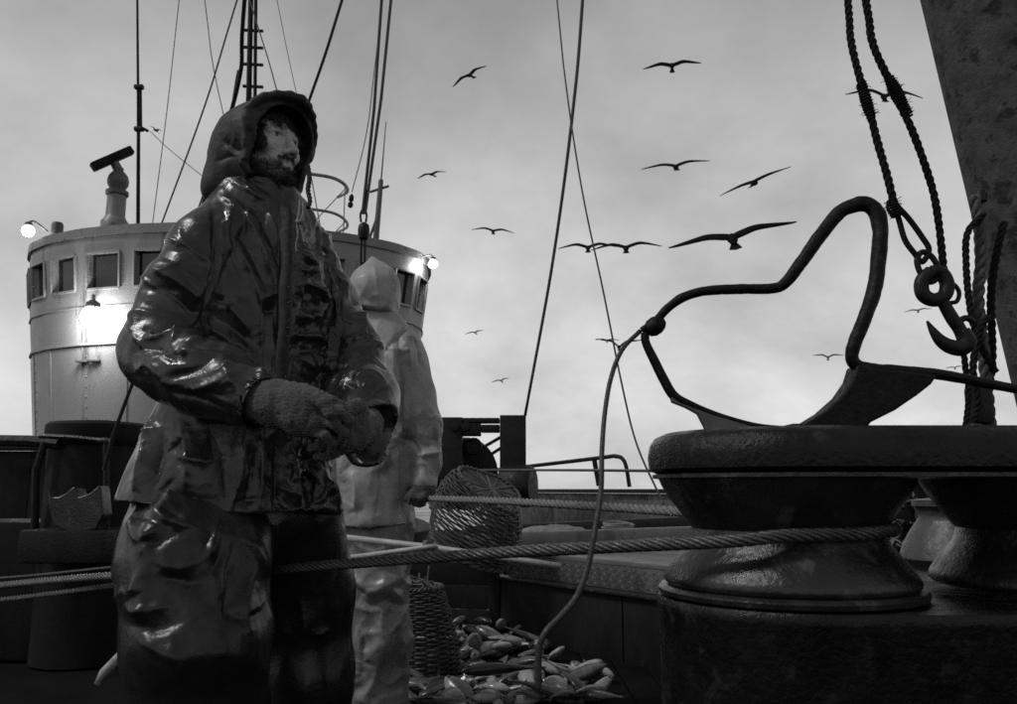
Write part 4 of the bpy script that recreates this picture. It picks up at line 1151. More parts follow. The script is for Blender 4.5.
def hairs(name, sel, count, length, droop):
    idx = rng.choice(np.where(sel)[0], count)
    V, Fc = [], []
    dn = RH @ np.array([0, 0.25, -1.0])
    for i in idx:
        p = Vh[i] + rng.normal(0, 0.0012, 3); n = Nh[i]
        d = n * (1 - droop) + dn * droop + rng.normal(0, 0.22, 3); d /= np.linalg.norm(d)
        s = np.cross(d, rng.normal(0, 1, 3)); s /= np.linalg.norm(s) + 1e-9
        L = length * rng.uniform(0.5, 1.2); w = 0.00045
        m_ = p + d * L * 0.55; e = p + d * L + dn * L * 0.25
        b = len(V)
        V += [p - s * w, p + s * w, m_ + s * w, m_ - s * w, e]
        Fc += [(b, b + 1, b + 2, b + 3), (b + 3, b + 2, b + 4)]
    return mesh_obj(name, V, Fc, M['hair'], man)
hairs('beard', (bz > 0.45) & ~lips, 6500, 0.008, 0.6)
hairs('eyebrows', brow, 220, 0.006, 0.15)
hairs('hair', shade_fringe & (y > 0.0), 3000, 0.020, 0.75)  # dark hair added over the forehead to stand in for shade under the brim
for s in (-1, 1):
    c = hv(s * 0.031, 0.0685, 0.0005)
    e = MB().lathe(Vector(c), [(0.0005, -0.0118)] + [(0.0119 * math.sin(R(t)), -0.0119 * math.cos(R(t))) for t in range(20, 170, 15)] + [(0.0005, 0.0118)], 16, Vector(RH[:, 1]), cap=False).build('eye', M['eye'], man)
    g = RH @ np.array([0.12, 1, 0.05]); g /= np.linalg.norm(g)
    MB().lathe(Vector(c + g * 0.0108), [(0.0056, 0), (0.0048, 0.0010), (0.0005, 0.0014)], 14, Vector(g), cap=False).build('iris', M['iris'], e)

# hood: a stiff shell with a peaked brim and flared skirt at the nape
def hood_shape(f, off):
    f.add(pell(hv(0, -0.022, 0.018), (0.098 + off, 0.112 + off, 0.096 + off), RH))
    f.add(pell(hv(0, -0.050, -0.045), (0.102 + off, 0.088 + off, 0.100 + off), RH), 0.03)
    f.add(pell(hv(0, 0.045, 0.008), (0.101 + off, 0.105 + off, 0.092 + off), RH), 0.03)
    f.add(pell(hv(0, 0.050, -0.075), (0.092 + off, 0.075 + off, 0.075 + off), RH), 0.03)
    f.add(pcap(hv(-0.055, -0.080, -0.115), hv(0.055, -0.080, -0.115), 0.046 + off), 0.04)
lo = np.array(tuple(HD)) - 0.25; hi = np.array(tuple(HD)) + 0.23
f = Field(lo, hi, 0.0034); hood_shape(f, 0.004)
# front opening: plane tilted so that the peak overhangs
nf = RH @ np.array([0, 0.93, -0.37]); nf /= np.linalg.norm(nf)
f.clip_plane(hv(0, 0.072, -0.01), nf, 0.006)
# peak of the brim
def brim(deg, out=0.0, drop=0.0):
    a = R(deg); e = abs(math.sin(a)) ** 1.6; out = out * max(0.0, math.cos(a)) ** 0.6
    return hv((0.103 + out) * math.sin(a), 0.098 + out - (0.040 + out) * e, 0.008 - drop + (0.084 + out * 0.1) * math.cos(a))
for i in range(-7, 7):
    for o_ in (0.0, 0.012, 0.024, 0.032):
        f.add(pcap(brim(i * 14, o_), brim(i * 14 + 14, o_), 0.0085), 0.008)
# rolled edge down both cheeks
for s in (-1, 1):
    f.add(pcap(hv(s * 0.104, 0.060, 0.02), hv(s * 0.094, 0.034, -0.09), 0.008, 0.008), 0.012)
    f.add(pcap(hv(s * 0.094, 0.034, -0.09), hv(s * 0.062, 0.050, -0.135), 0.008, 0.008), 0.012)
g = Field(lo, hi, 0.0034); hood_shape(g, -0.006)
f.F = np.maximum(f.F, -g.F)
nb = RH @ np.array([0, 0.35, -0.93])
f.clip_plane(hv(0, -0.05, -0.152), nb, 0.004)
def hood_post(V, Fc):
    N = vnormals(V, Fc)
    V = crumple(V, N, 9, 0.004, 3, (1, 1, 1.2), 0.9)
    N = vnormals(V, Fc)
    V = folds(V, N, [([(222, 140), (236, 150), (246, 147)], 5, -0.012), ([(224, 146), (238, 158), (252, 158)], 5, 0.010), ([(232, 118), (236, 135), (228, 150)], 6, 0.006),
                     ([(240, 108), (262, 108), (285, 98)], 4, -0.006), ([(250, 118), (254, 140), (252, 160)], 4, 0.006), ([(214, 162), (232, 156), (250, 165)], 4, -0.010)])
    return V
sculpt('hood', f, M['hood'], man, hood_post)

# jacket: trunk, sleeves, collar
JY = 2.0
def sec(y, cx, hw, dp, Y=JY, yaw=R(28)):
    c = P(cx, y, Y); return (c.z, c.x, Y, pxr(hw, Y), dp, yaw)
trunk = ploft([sec(190, 266, 34, 0.09), sec(214, 265, 40, 0.105), sec(232, 260, 50, 0.125), sec(265, 258, 64, 0.145), sec(320, 258, 66, 0.15), sec(380, 250, 76, 0.15), sec(440, 242, 90, 0.16), sec(480, 235, 100, 0.175), sec(512, 232, 108, 0.18)], 2.3)
f = Field((-1.32, 1.42, 0.82), (-0.18, 2.42, 1.66), 0.0045)
f.add(trunk)
f.add(pcap(sR, P(236, 220, 1.95), 0.070, 0.075), 0.04)
f.add(pcap(sL, P(292, 224, 2.05), 0.066, 0.07), 0.04)
# collar standing round the neck, inside the hood
f.add(pcap(hv(0, -0.035, -0.135), hv(0, -0.045, -0.24), 0.086, 0.12), 0.05)
# right sleeve
shp = [(sR, 0.072), (P(180, 294, 1.84), 0.077), (eR, 0.075), (P(176, 370, 1.765), 0.074)]
for (a, ra), (b, rb_) in zip(shp[:-1], shp[1:]): f.add(pcap(a, b, ra, rb_), 0.045)
cuR = P(264, 404, 1.655)
for (a, ra), (b, rb_) in zip([(eR, 0.074), (P(205, 377, 1.72), 0.076), (cuR, 0.058)][:-1], [(P(205, 377, 1.72), 0.076), (cuR, 0.058)]): f.add(pcap(a, b, ra, rb_), 0.03)
# left sleeve, its wide cuff turned towards the camera
shp = [(sL, 0.070), (P(328, 308, 2.12), 0.075), (P(352, 352, 2.09), 0.076), (P(362, 395, 1.97), 0.076), (P(366, 433, 1.85), 0.073)]
for (a, ra), (b, rb_) in zip(shp[:-1], shp[1:]): f.add(pcap(a, b, ra, rb_), 0.04)
# open cuffs, open hem
dR = (cuR - P(205, 378, 1.72)).normalized(); f.clip_plane((99, 99, 99), (0, 0, 1))
def cuff_cut(c, d, r, depth):
    c = Vector(c)
    def fn(X, Y, Z):
        x, y, z = X - c.x, Y - c.y, Z - c.z
        t = x * d.x + y * d.y + z * d.z
        q = np.sqrt(np.maximum(x * x + y * y + z * z - t * t, 0))
        solid = np.maximum(q - 0.125, np.maximum(-t, t - 0.13))                 # remove all beyond the cuff edge
        hole = np.maximum(q - r, np.maximum(-depth - t, t - 0.1))               # and hollow the sleeve behind it
        return np.minimum(solid, hole)
    f.cut((np.array(tuple(c)) - 0.2, np.array(tuple(c)) + 0.2, fn))
cuff_cut(cuR, dR, 0.054, 0.10)
cL = P(364, 438, 1.805); dL = (Vector(cL) - Vector(P(358, 395, 1.97))).normalized(); dL = Vector((-0.72, -0.62, -0.22)).normalized()
cuff_cut(cL, dL, 0.064, 0.12)
hm = P(231, 512, JY)
f.cut(ploft([sec(500, 232, 96, 0.162), sec(560, 232, 100, 0.165)]))
nhem = Vector((-0.125, -0.03, -1)).normalized()
f.clip_plane(P(118, 499, 2.0), tuple(nhem))
STK = [  # folds of the jacket traced over the cloth: (polyline, width px, height m)
    ([(212, 205), (215, 235), (212, 270), (203, 318)], 5, -0.014), ([(222, 212), (222, 250), (214, 290)], 4, 0.007),
    ([(146, 268), (170, 278), (204, 302)], 6, 0.010), ([(150, 290), (172, 296), (196, 316)], 5, -0.009), ([(152, 252), (175, 262), (205, 278)], 5, -0.008), ([(160, 238), (184, 246), (208, 262)], 6, 0.008),
    ([(142, 340), (168, 338), (206, 334)], 5, 0.016), ([(150, 333), (176, 330), (200, 326)], 4, -0.016), ([(132, 352), (160, 350), (190, 360)], 5, -0.009), ([(150, 362), (175, 352), (205, 352)], 6, 0.010),
    ([(160, 380), (190, 372), (215, 358)], 6, -0.010), ([(190, 392), (215, 384), (240, 372)], 6, 0.009), ([(168, 392), (195, 398), (225, 410)], 6, -0.008), ([(220, 342), (245, 358), (276, 378)], 7, 0.010),
    ([(124, 320), (140, 312), (160, 318)], 6, 0.007), ([(136, 372), (150, 366), (170, 384)], 5, 0.010), ([(182, 356), (204, 346), (226, 350)], 4, -0.008),
    ([(232, 236), (246, 262), (259, 292), (261, 340), (261, 382)], 4, 0.013), ([(238, 232), (254, 262), (266, 292)], 4, -0.010), ([(246, 214), (262, 246), (274, 286)], 5, 0.012), ([(254, 208), (270, 240), (280, 270)], 4, -0.010), ([(262, 204), (274, 224), (280, 250)], 4, 0.008),
    ([(222, 300), (234, 312), (250, 334)], 7, 0.012), ([(216, 318), (236, 332), (252, 348)], 6, -0.010), ([(206, 328), (226, 338), (250, 352)], 5, 0.008),
    ([(284, 200), (284, 260), (281, 320), (278, 400)], 3.5, -0.020), ([(290, 204), (291, 270), (289, 330), (285, 390)], 3.5, 0.012), ([(262, 300), (268, 312), (276, 302)], 4, -0.010), ([(266, 300), (280, 290)], 4, 0.010),
    ([(300, 250), (310, 262), (322, 258)], 3.5, 0.012), ([(296, 268), (308, 276), (324, 270)], 3, -0.010), ([(298, 280), (312, 288), (322, 300), (318, 318)], 3.5, 0.013), ([(292, 296), (304, 300), (312, 316)], 3, -0.012), ([(296, 310), (306, 322), (304, 336)], 3.5, 0.012), ([(290, 332), (306, 338), (322, 336)], 4, 0.012), ([(290, 342), (306, 350), (320, 350)], 3.5, -0.011), ([(290, 356), (305, 362), (318, 372)], 4, 0.010), ([(294, 372), (308, 380), (318, 392)], 4, -0.010),
    ([(312, 240), (326, 270), (336, 310), (338, 340)], 4, 0.012), ([(320, 240), (334, 268), (344, 300)], 4, -0.010), ([(334, 330), (326, 360), (316, 396)], 4, 0.014), ([(342, 320), (338, 350), (328, 384)], 4, -0.012),
    ([(340, 262), (352, 270), (366, 290)], 6, 0.010), ([(346, 300), (362, 304), (378, 316)], 5, -0.012), ([(346, 318), (362, 316), (382, 328)], 4, 0.014), ([(342, 336), (360, 330), (384, 342)], 4, -0.014), ([(346, 352), (366, 344), (388, 354)], 4, 0.015), ([(350, 366), (368, 358), (390, 370)], 4, -0.014), ([(352, 380), (370, 374), (388, 386)], 5, 0.012), ([(360, 400), (376, 392), (388, 402)], 5, -0.010), ([(358, 330), (346, 346), (338, 362)], 5, 0.010),
    ([(244, 440), (242, 465), (236, 492), (230, 512)], 3.5, 0.015), ([(252, 440), (251, 470), (246, 505)], 4, -0.013), ([(262, 430), (262, 470), (258, 515)], 4, 0.012), ([(274, 440), (277, 480), (274, 518)], 4, -0.014), ([(290, 440), (295, 480), (300, 520)], 4.5, 0.014), ([(302, 446), (310, 484), (318, 522)], 4, -0.016), ([(316, 448), (328, 486), (340, 520)], 4, 0.018), ([(326, 452), (338, 490)], 3, -0.010),
    ([(150, 420), (146, 450), (134, 494)], 6, 0.014), ([(164, 425), (160, 455), (150, 496)], 6, -0.012), ([(180, 424), (186, 455), (184, 496)], 7, 0.009), ([(210, 430), (222, 460), (226, 500)], 6, -0.009), ([(170, 455), (200, 462), (228, 458)], 6, 0.006),
    ([(232, 182), (248, 192), (270, 202)], 4, 0.010), ([(228, 192), (246, 204), (268, 212)], 4, -0.010), ([(240, 174), (258, 184), (276, 198)], 3.5, -0.008), ([(236, 204), (230, 216), (222, 226)], 4, 0.008),
]
def jacket_post(V, Fc):
    N = vnormals(V, Fc)
    px, py = proj(V)
    V = crumple(V, N, 4.0, 0.012, 1, (1, 1, 0.7), 0.9)
    N = vnormals(V, Fc); V = folds(V, N, [(a, b, c * 1.35) for a, b, c in branch(STK, 4)])
    N = vnormals(V, Fc)
    crink = np.clip((px - 285) / 12, 0, 1) * np.clip((345 - px) / 15, 0, 1) * np.clip((py - 205) / 20, 0, 1)
    V = crumple(V, N, 17, 0.012, 9, (1, 1, 1.1), 1.0, 0.22 + 1.1 * crink)
    N = vnormals(V, Fc)
    V = crumple(V, N, 36, 0.0046, 19, (1, 1, 1), 1.0, 0.12 + 1.0 * crink)
    return relax(V, Fc, 1, 0.2)
sculpt('jacket', f, M['oil'], man, jacket_post, 2)

# storm flap over the zip, drawcord and toggles
def on_front(px, py, Y): return P(px, py, Y)
fl_pts = [(284, 206, 1.845), (285, 240, 1.815), (284, 280, 1.803), (282, 330, 1.80), (279, 380, 1.81), (277, 420, 1.80)]
m = MB()
pp = spline([P(*q) for q in fl_pts], 10)
w_ = 0.013
V = []; Fc = []
for i, p in enumerate(pp):
    wob = 0.002 * math.sin(i * 0.5); p = p + np.array([0, 0.010, 0])
    V += [p + np.array([-w_ + wob, 0.004, 0]), p + np.array([-w_ * .2, -0.006 + wob, 0]), p + np.array([w_ + wob, -0.004, 0]), p + np.array([w_, 0.012, 0]), p + np.array([-w_, 0.014, 0])]
k = 5
for i in range(len(pp) - 1):
    for j in range(k): Fc.append((i * k + j, i * k + (j + 1) % k, (i + 1) * k + (j + 1) % k, (i + 1) * k + j))
mesh_obj('storm_flap', V, Fc, M['lining'], man)
def cord(name, pts, r, mt='string'): return mesh_obj(name, *tube_geo(spline([P(*q) for q in pts], 8), r, 6), M[mt], man)
rope('c', [P(308, 166, 1.90), P(309.5, 178, 1.89), P(308, 190, 1.885), P(310, 200, 1.88), P(308, 208, 1.87)], 0.0062, M['hood'], '', parent=man, strands=3, pitch=5)
cord('drawcord', [(300, 200, 1.87), (299, 212, 1.845), (297, 222, 1.83), (298, 234, 1.82), (296, 246, 1.815), (297, 252, 1.812)], 0.0026)
cord('drawcord', [(303, 202, 1.87), (303, 214, 1.845), (300, 223, 1.825), (303, 234, 1.82), (305, 243, 1.815)], 0.0026)
cord('drawcord', [(297, 221, 1.828), (299, 222, 1.822), (301, 221.5, 1.822), (302.5, 222.5, 1.826)], 0.0055)

# trousers
f = Field((-1.35, 1.45, 0.04), (-0.15, 2.65, 0.98), 0.0065)
def lg(pts, k=0.05):
    for (a, ra), (b, rb_) in zip(pts[:-1], pts[1:]): f.add(pcap(a, b, ra, rb_), k)
lg([(P(206, 505, 1.97), 0.150), (P(194, 560, 1.90), 0.160), (P(198, 640, 1.86), 0.148), (Vector((P(200, 700, 1.88).x, 1.88, 0.42)), 0.13), (Vector((P(196, 700, 1.9).x, 1.90, 0.10)), 0.115)])
lg([(P(285, 515, 2.15), 0.15), (P(300, 590, 2.23), 0.125), (P(305, 680, 2.24), 0.115), (Vector((P(310, 600, 2.25).x, 2.25, 0.10)), 0.105)])
f.clip_plane((0, 0, 0.07), (0, 0, -1)); f.clip_plane((0, 0, 0.93), (0, 0, 1))
def tr_post(V, Fc):
    N = vnormals(V, Fc)
    V = crumple(V, N, 4.5, 0.016, 31, (1.1, 1.1, 0.45), 0.9)
    N = vnormals(V, Fc)
    V = folds(V, N, branch([([(150, 560), (135, 590), (140, 625)], 8, 0.012), ([(255, 560), (246, 600), (250, 650)], 7, 0.012), ([(235, 540), (226, 590), (228, 640)], 6, -0.012), ([(170, 640), (176, 670), (186, 700)], 7, 0.012), ([(130, 520), (140, 540), (165, 520)], 5, 0.016), ([(150, 505), (165, 520), (198, 528)], 4, 0.016), ([(135, 530), (150, 545), (180, 530)], 5, -0.012), ([(215, 525), (212, 545), (203, 565)], 3.5, 0.016), ([(222, 520), (222, 550), (210, 575)], 4, -0.014),
                     ([(120, 600), (140, 612), (172, 605)], 7, 0.014), ([(130, 625), (155, 630), (190, 618)], 6, -0.012), ([(150, 560), (175, 570), (200, 560)], 6, 0.010), ([(160, 575), (185, 585), (205, 580)], 5, -0.010), ([(205, 600), (225, 590), (235, 565)], 6, 0.010),
                     ([(140, 640), (155, 650), (180, 665)], 5, 0.010), ([(235, 530), (255, 550), (262, 570)], 5, 0.012), ([(225, 610), (245, 620), (262, 610)], 6, -0.01), ([(300, 600), (305, 630), (312, 632)], 4, 0.010), ([(308, 632), (318, 634), (330, 630)], 4, 0.012)], 6))
    N = vnormals(V, Fc)
    V = crumple(V, N, 13, 0.004, 41, (1, 1, 0.6), 1.0)
    return relax(V, Fc, 1, 0.4)
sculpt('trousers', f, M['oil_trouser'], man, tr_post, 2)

# rubber boots
def boot(foot, yaw, parent):
    f = Field((foot.x - 0.26, foot.y - 0.28, -0.01), (foot.x + 0.26, foot.y + 0.28, 0.30), 0.008)
    r_ = rotm(yaw); c = np.array([foot.x, foot.y, 0])
    q = lambda x, y, z: c + r_ @ np.array([x, y, z])
    f.add(pcap(q(0, 0, 0.30), q(0, -0.01, 0.07), 0.065, 0.062))
    f.add(pell(q(0, 0.11, 0.055), (0.052, 0.11, 0.05), r_), 0.05)
    f.add(pell(q(0, 0.16, 0.042), (0.05, 0.07, 0.042), r_), 0.02)
    f.clip_plane((0, 0, 0.001), (0, 0, -1))
    return sculpt('boot', f, M['rubber'], parent, None, 1)
boot(ftR, R(25), man); boot(ftL, R(40), man)

# wool gloves with five bent fingers each, one hand clasped in the other
def glove(parts, lo, hi, name, parent, k=0.006):
    f = Field(lo, hi, 0.0028)
    for a, ra, b, rb_, kk in parts: f.add(pcap(a, b, ra, rb_), kk)
    def post(V, Fc):
        N = vnormals(V, Fc)
        return V + N * (0.0016 * fbm(V * 90, 3, 3) + 0.0009 * np.sin(V[:, 2] * 1400 + 3 * vnoise(V * 60, 8)))[:, None]
    return sculpt(name, f, M['wool'], parent, post, 1)
Q = P
gR = [(Q(250, 398, 1.675), 0.046, Q(278, 404, 1.642), 0.046, 0.01), (Q(278, 404, 1.642), 0.046, Q(304, 410, 1.618), 0.044, 0.015),
      (Q(298, 400, 1.615), 0.030, Q(318, 404, 1.598), 0.026, 0.02), (Q(300, 420, 1.610), 0.032, Q(318, 424, 1.600), 0.028, 0.02)]
def finger(lst, pts, r):
    for i in range(len(pts) - 1):
        lst.append((pts[i], r[i], pts[i + 1], r[i + 1], 0.003 if i else 0.008))
finger(gR, [Q(314, 398, 1.605), Q(334, 401, 1.588), Q(349, 412, 1.592), Q(350, 424, 1.612)], [0.0112, 0.0100, 0.0094, 0.0088])
finger(gR, [Q(318, 409, 1.595), Q(338, 411, 1.572), Q(350, 421, 1.576), Q(347, 433, 1.600)], [0.0112, 0.0102, 0.0096, 0.0088])
finger(gR, [Q(318, 419, 1.595), Q(335, 424, 1.570), Q(344, 433, 1.574), Q(341, 444, 1.600)], [0.0112, 0.0100, 0.0094, 0.0088])
finger(gR, [Q(312, 430, 1.600), Q(326, 436, 1.576), Q(333, 444, 1.582), Q(331, 452, 1.605)], [0.0105, 0.0092, 0.0086, 0.0080])
finger(gR, [Q(292, 392, 1.615), Q(310, 396, 1.585), Q(325, 404, 1.568), Q(331, 414, 1.563)], [0.018, 0.0155, 0.0135, 0.012])
glove(gR, (-0.60, 1.50, 0.90), (-0.22, 1.74, 1.16), 'glove', man)
gL = [(Q(366, 424, 1.84), 0.040, Q(362, 430, 1.76), 0.036, 0.01), (Q(362, 430, 1.76), 0.035, Q(355, 430, 1.68), 0.034, 0.02), (Q(352, 418, 1.675), 0.026, Q(345, 420, 1.64), 0.024, 0.02), (Q(352, 440, 1.675), 0.026, Q(344, 440, 1.64), 0.024, 0.02)]
finger(gL, [Q(350, 412, 1.655), Q(338, 410, 1.628), Q(324, 412, 1.625), Q(316, 418, 1.632)], [0.0112, 0.0100, 0.0094, 0.0088])
finger(gL, [Q(348, 424, 1.645), Q(334, 428, 1.618), Q(320, 432, 1.618), Q(312, 436, 1.628)], [0.0112, 0.0100, 0.0094, 0.0088])
finger(gL, [Q(347, 436, 1.645), Q(333, 442, 1.620), Q(320, 446, 1.622), Q(312, 448, 1.632)], [0.0112, 0.0100, 0.0094, 0.0088])
finger(gL, [Q(347, 447, 1.650), Q(335, 454, 1.630), Q(324, 457, 1.632), Q(317, 457, 1.640)], [0.0102, 0.0092, 0.0084, 0.0078])
finger(gL, [Q(362, 412, 1.70), Q(358, 406, 1.650), Q(350, 408, 1.612), Q(343, 416, 1.585)], [0.017, 0.015, 0.0135, 0.012])
glove(gL, (-0.60, 1.50, 0.90), (-0.22, 1.92, 1.16), 'glove', man)

# ======================= fisherman in pale oilskins, back to the camera
Y2 = 3.3
man2 = thing('person', (P(372, 600, Y2).x, Y2, 0), 'person in pale oilskins with peaked hood, back to the camera, holding rope', 'person', None)
def sec2(y, cx, hw, dp, yaw=R(-10)):
    c = P(cx, y, Y2); return (c.z, c.x, Y2, pxr(hw, Y2), dp, yaw)
f = Field((P(290, 500, Y2).x, Y2 - 0.42, 0.70), (P(460, 300, Y2).x, Y2 + 0.42, 1.93), 0.006)
f.add(ploft([sec2(310, 373, 22, 0.08), sec2(330, 373, 40, 0.12), sec2(352, 374, 51, 0.15), sec2(400, 373, 49, 0.16), sec2(460, 372, 45, 0.165), sec2(520, 370, 44, 0.17), sec2(530, 370, 44, 0.17)], 2.3))
# sleeves
for s, pts in ((1, [((402, 348, Y2), 0.080), ((413, 395, Y2 - 0.01), 0.080), ((421, 428, Y2 - 0.04), 0.076), ((425, 462, Y2 - 0.07), 0.062), ((424, 482, Y2 - 0.10), 0.054)]),
               (-1, [((338, 346, Y2), 0.092), ((328, 395, Y2 + 0.02), 0.082), ((322, 430, Y2 + 0.02), 0.075), ((326, 470, Y2 - 0.05), 0.058)])):
    pts = [(P(*q), r) for q, r in pts]
    for (a, ra), (b, rb_) in zip(pts[:-1], pts[1:]): f.add(pcap(a, b, ra, rb_), 0.03)
f.clip_plane((0, 0, P(370, 521, Y2).z), (0.03, 0, -1))
f.clip_plane(P(427, 481, Y2 - 0.1), (-0.1 * 0 , -0.25, -1)) if False else None
def j2_post(V, Fc):
    N = vnormals(V, Fc)
    V = crumple(V, N, 4.0, 0.016, 61, (1, 1, 0.6), 0.9)
    N = vnormals(V, Fc)
    V = folds(V, N, [(a, b * 0.8, c * 1.5) for a, b, c in branch([([(398, 330), (402, 380), (404, 440), (402, 515)], 4, -0.020), ([(392, 335), (394, 380), (396, 440)], 5, 0.010), ([(352, 320), (366, 345), (378, 380)], 5, 0.016), ([(360, 318), (378, 345), (388, 372)], 4, -0.012), ([(400, 335), (406, 350), (410, 366)], 4, 0.014), ([(414, 338), (420, 352), (418, 366)], 4, -0.014),
                     ([(392, 400), (384, 430), (386, 470)], 5, 0.016), ([(404, 420), (396, 436), (384, 440)], 4, 0.014), ([(404, 430), (398, 446), (386, 452)], 4, -0.012), ([(350, 470), (356, 490), (354, 515)], 6, 0.014), ([(375, 462), (380, 490), (376, 516)], 6, -0.014),
                     ([(424, 400), (432, 420), (437, 440)], 5, 0.012), ([(416, 440), (428, 446), (440, 442)], 4, -0.014), ([(416, 452), (428, 456), (440, 452)], 4, 0.012), ([(430, 440), (436, 458), (438, 474)], 4, 0.012)], 8, 3)])
    N = vnormals(V, Fc)
    V = crumple(V, N, 11, 0.006, 71, (1, 1, 0.5), 1.0)
    return relax(V, Fc, 1, 0.4)
sculpt('jacket', f, M['pale_oil'], man2, j2_post, 2)
# peaked hood
h2 = P(374, 292, Y2)
f = Field(np.array(tuple(h2)) - np.array([0.25, 0.25, 0.24]), np.array(tuple(h2)) + np.array([0.25, 0.25, 0.24]), 0.006)
q = lambda x, y, z: np.array(tuple(h2)) + np.array([x, y, z])
f.add(pell(q(0.0, 0.0, -0.005), (0.110, 0.140, 0.122)))
f.add(pcap(q(-0.005, -0.01, 0.06), q(-0.010, 0.015, 0.138), 0.065, 0.016), 0.05)
f.add(pcap(q(-0.01, -0.03, -0.08), q(-0.01, -0.04, -0.17), 0.100, 0.128), 0.05)
f.clip_plane(q(0, 0, -0.125), (0.05, -0.25, -1), 0.01)
def h2_post(V, Fc):
    N = vnormals(V, Fc)
    V = crumple(V, N, 8, 0.014, 81, (1, 1, 0.8), 0.9)
    N = vnormals(V, Fc)
    V = folds(V, N, [([(372, 257), (376, 280), (378, 310)], 3, 0.008), ([(355, 285), (366, 300), (384, 308)], 4, -0.008), ([(392, 290), (386, 304), (372, 316)], 4, 0.008), ([(354, 300), (370, 316), (396, 318)], 3.5, -0.014)])
    return relax(V, Fc, 1, 0.4)
sculpt('hood', f, M['pale_oil'], man2, h2_post, 1)
# trousers
f = Field((P(300, 600, Y2).x, Y2 - 0.40, 0.05), (P(440, 600, Y2).x, Y2 + 0.45, 0.86), 0.007)
fR, fL = Vector((P(378, 690, Y2 - 0.05).x, Y2 - 0.05, 0.08)), Vector((P(346, 690, Y2 + 0.15).x, Y2 + 0.15, 0.08))
lg([(P(382, 520, Y2), 0.125), (P(377, 580, Y2 - 0.03), 0.125), (P(375, 640, Y2 - 0.05), 0.128), (Vector((fR.x, fR.y, 0.10)), 0.122)], 0.04)
lg([(P(352, 520, Y2 + 0.06), 0.120), (P(342, 590, Y2 + 0.12), 0.110), (P(338, 650, Y2 + 0.15), 0.105), (Vector((fL.x, fL.y, 0.10)), 0.10)], 0.04)
f.clip_plane((0, 0, 0.08), (0, 0, -1)); f.clip_plane((0, 0, 0.83), (0, 0, 1))
def t2_post(V, Fc):
    N = vnormals(V, Fc)
    V = crumple(V, N, 5, 0.032, 91, (1, 1, 0.8), 0.9)
    N = vnormals(V, Fc)
    V = folds(V, N, branch([([(350, 575), (372, 592), (400, 575)], 5, 0.020), ([(352, 590), (370, 606), (392, 596)], 5, -0.018), ([(376, 596), (390, 590), (404, 604)], 4, 0.016), ([(370, 606), (384, 640), (380, 670)], 5, 0.014), ([(352, 610), (362, 640), (360, 672)], 5, -0.014), ([(392, 610), (398, 640), (394, 670)], 5, -0.012), ([(352, 540), (372, 552), (398, 546)], 5, 0.014)], 12, 3))
    N = vnormals(V, Fc)
    V = crumple(V, N, 14, 0.009, 95, (1, 1, 1), 1.0)
    return relax(V, Fc, 1, 0.4)
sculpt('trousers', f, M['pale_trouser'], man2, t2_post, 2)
boot(fR, R(170), man2); boot(fL, R(160), man2)
# body under the clothes
bf = Field((P(290, 500, Y2).x, Y2 - 0.4, 0.0), (P(460, 300, Y2).x, Y2 + 0.4, 1.9), 0.02)
bf.add(pell(q(0, 0.01, 0.0), (0.075, 0.095, 0.105))); bf.add(pcap(q(0, -0.02, -0.05), P(370, 500, Y2), 0.06, 0.13), 0.05)
for a, b, r1, r2 in ((P(400, 345, Y2), P(426, 428, Y2 - 0.03), .05, .042), (P(426, 428, Y2 - 0.03), P(425, 480, Y2 - 0.1), .042, .03), (P(345, 345, Y2), P(324, 428, Y2), .05, .042), (P(324, 428, Y2), P(326, 470, Y2 - 0.05), .04, .03), (P(382, 515, Y2), fR, .08, .045), (P(352, 515, Y2), fL, .08, .045)):
    bf.add(pcap(a, b, r1, r2), 0.04)
Vb, Fb = bf.mesh(); mesh_obj('body', Vb, Fb, M['skin'], man2)
g2 = [(Q(427, 474, Y2 - 0.09), 0.040, Q(424, 488, Y2 - 0.11), 0.040, 0.01), (Q(424, 488, Y2 - 0.11), 0.038, Q(420, 497, Y2 - 0.12), 0.034, 0.02)]
for i, (x0, y0) in enumerate(((412, 492), (415.5, 494), (419, 495), (422.5, 494))):
    finger(g2, [Q(x0 + 3, y0, Y2 - 0.14), Q(x0, y0 + 4, Y2 - 0.165), Q(x0 - 1, y0 + 9, Y2 - 0.15), Q(x0 + 1, y0 + 10, Y2 - 0.115)], [0.013, 0.012, 0.0115, 0.011])
finger(g2, [Q(418, 488, Y2 - 0.13), Q(412, 493, Y2 - 0.15), Q(407, 499, Y2 - 0.13)], [0.016, 0.014, 0.012])
glove(g2, (P(395, 480, Y2).x, Y2 - 0.25, 0.74), (P(450, 480, Y2).x, Y2 + 0.02, 1.03), 'glove', man2)
g3 = [(Q(326, 464, Y2 - 0.04), 0.036, Q(328, 482, Y2 - 0.07), 0.036, 0.01)]
for i, x0 in enumerate((321, 325, 329, 333)):
    finger(g3, [Q(x0, 488, Y2 - 0.08), Q(x0 + 1, 496, Y2 - 0.10), Q(x0 + 3, 503, Y2 - 0.09)], [0.0125, 0.0118, 0.011])
finger(g3, [Q(332, 480, Y2 - 0.09), Q(337, 488, Y2 - 0.11), Q(338, 494, Y2 - 0.11)], [0.015, 0.013, 0.012])
glove(g3, (P(300, 480, Y2).x, Y2 - 0.25, 0.74), (P(355, 480, Y2).x, Y2 + 0.06, 1.05), 'glove', man2)
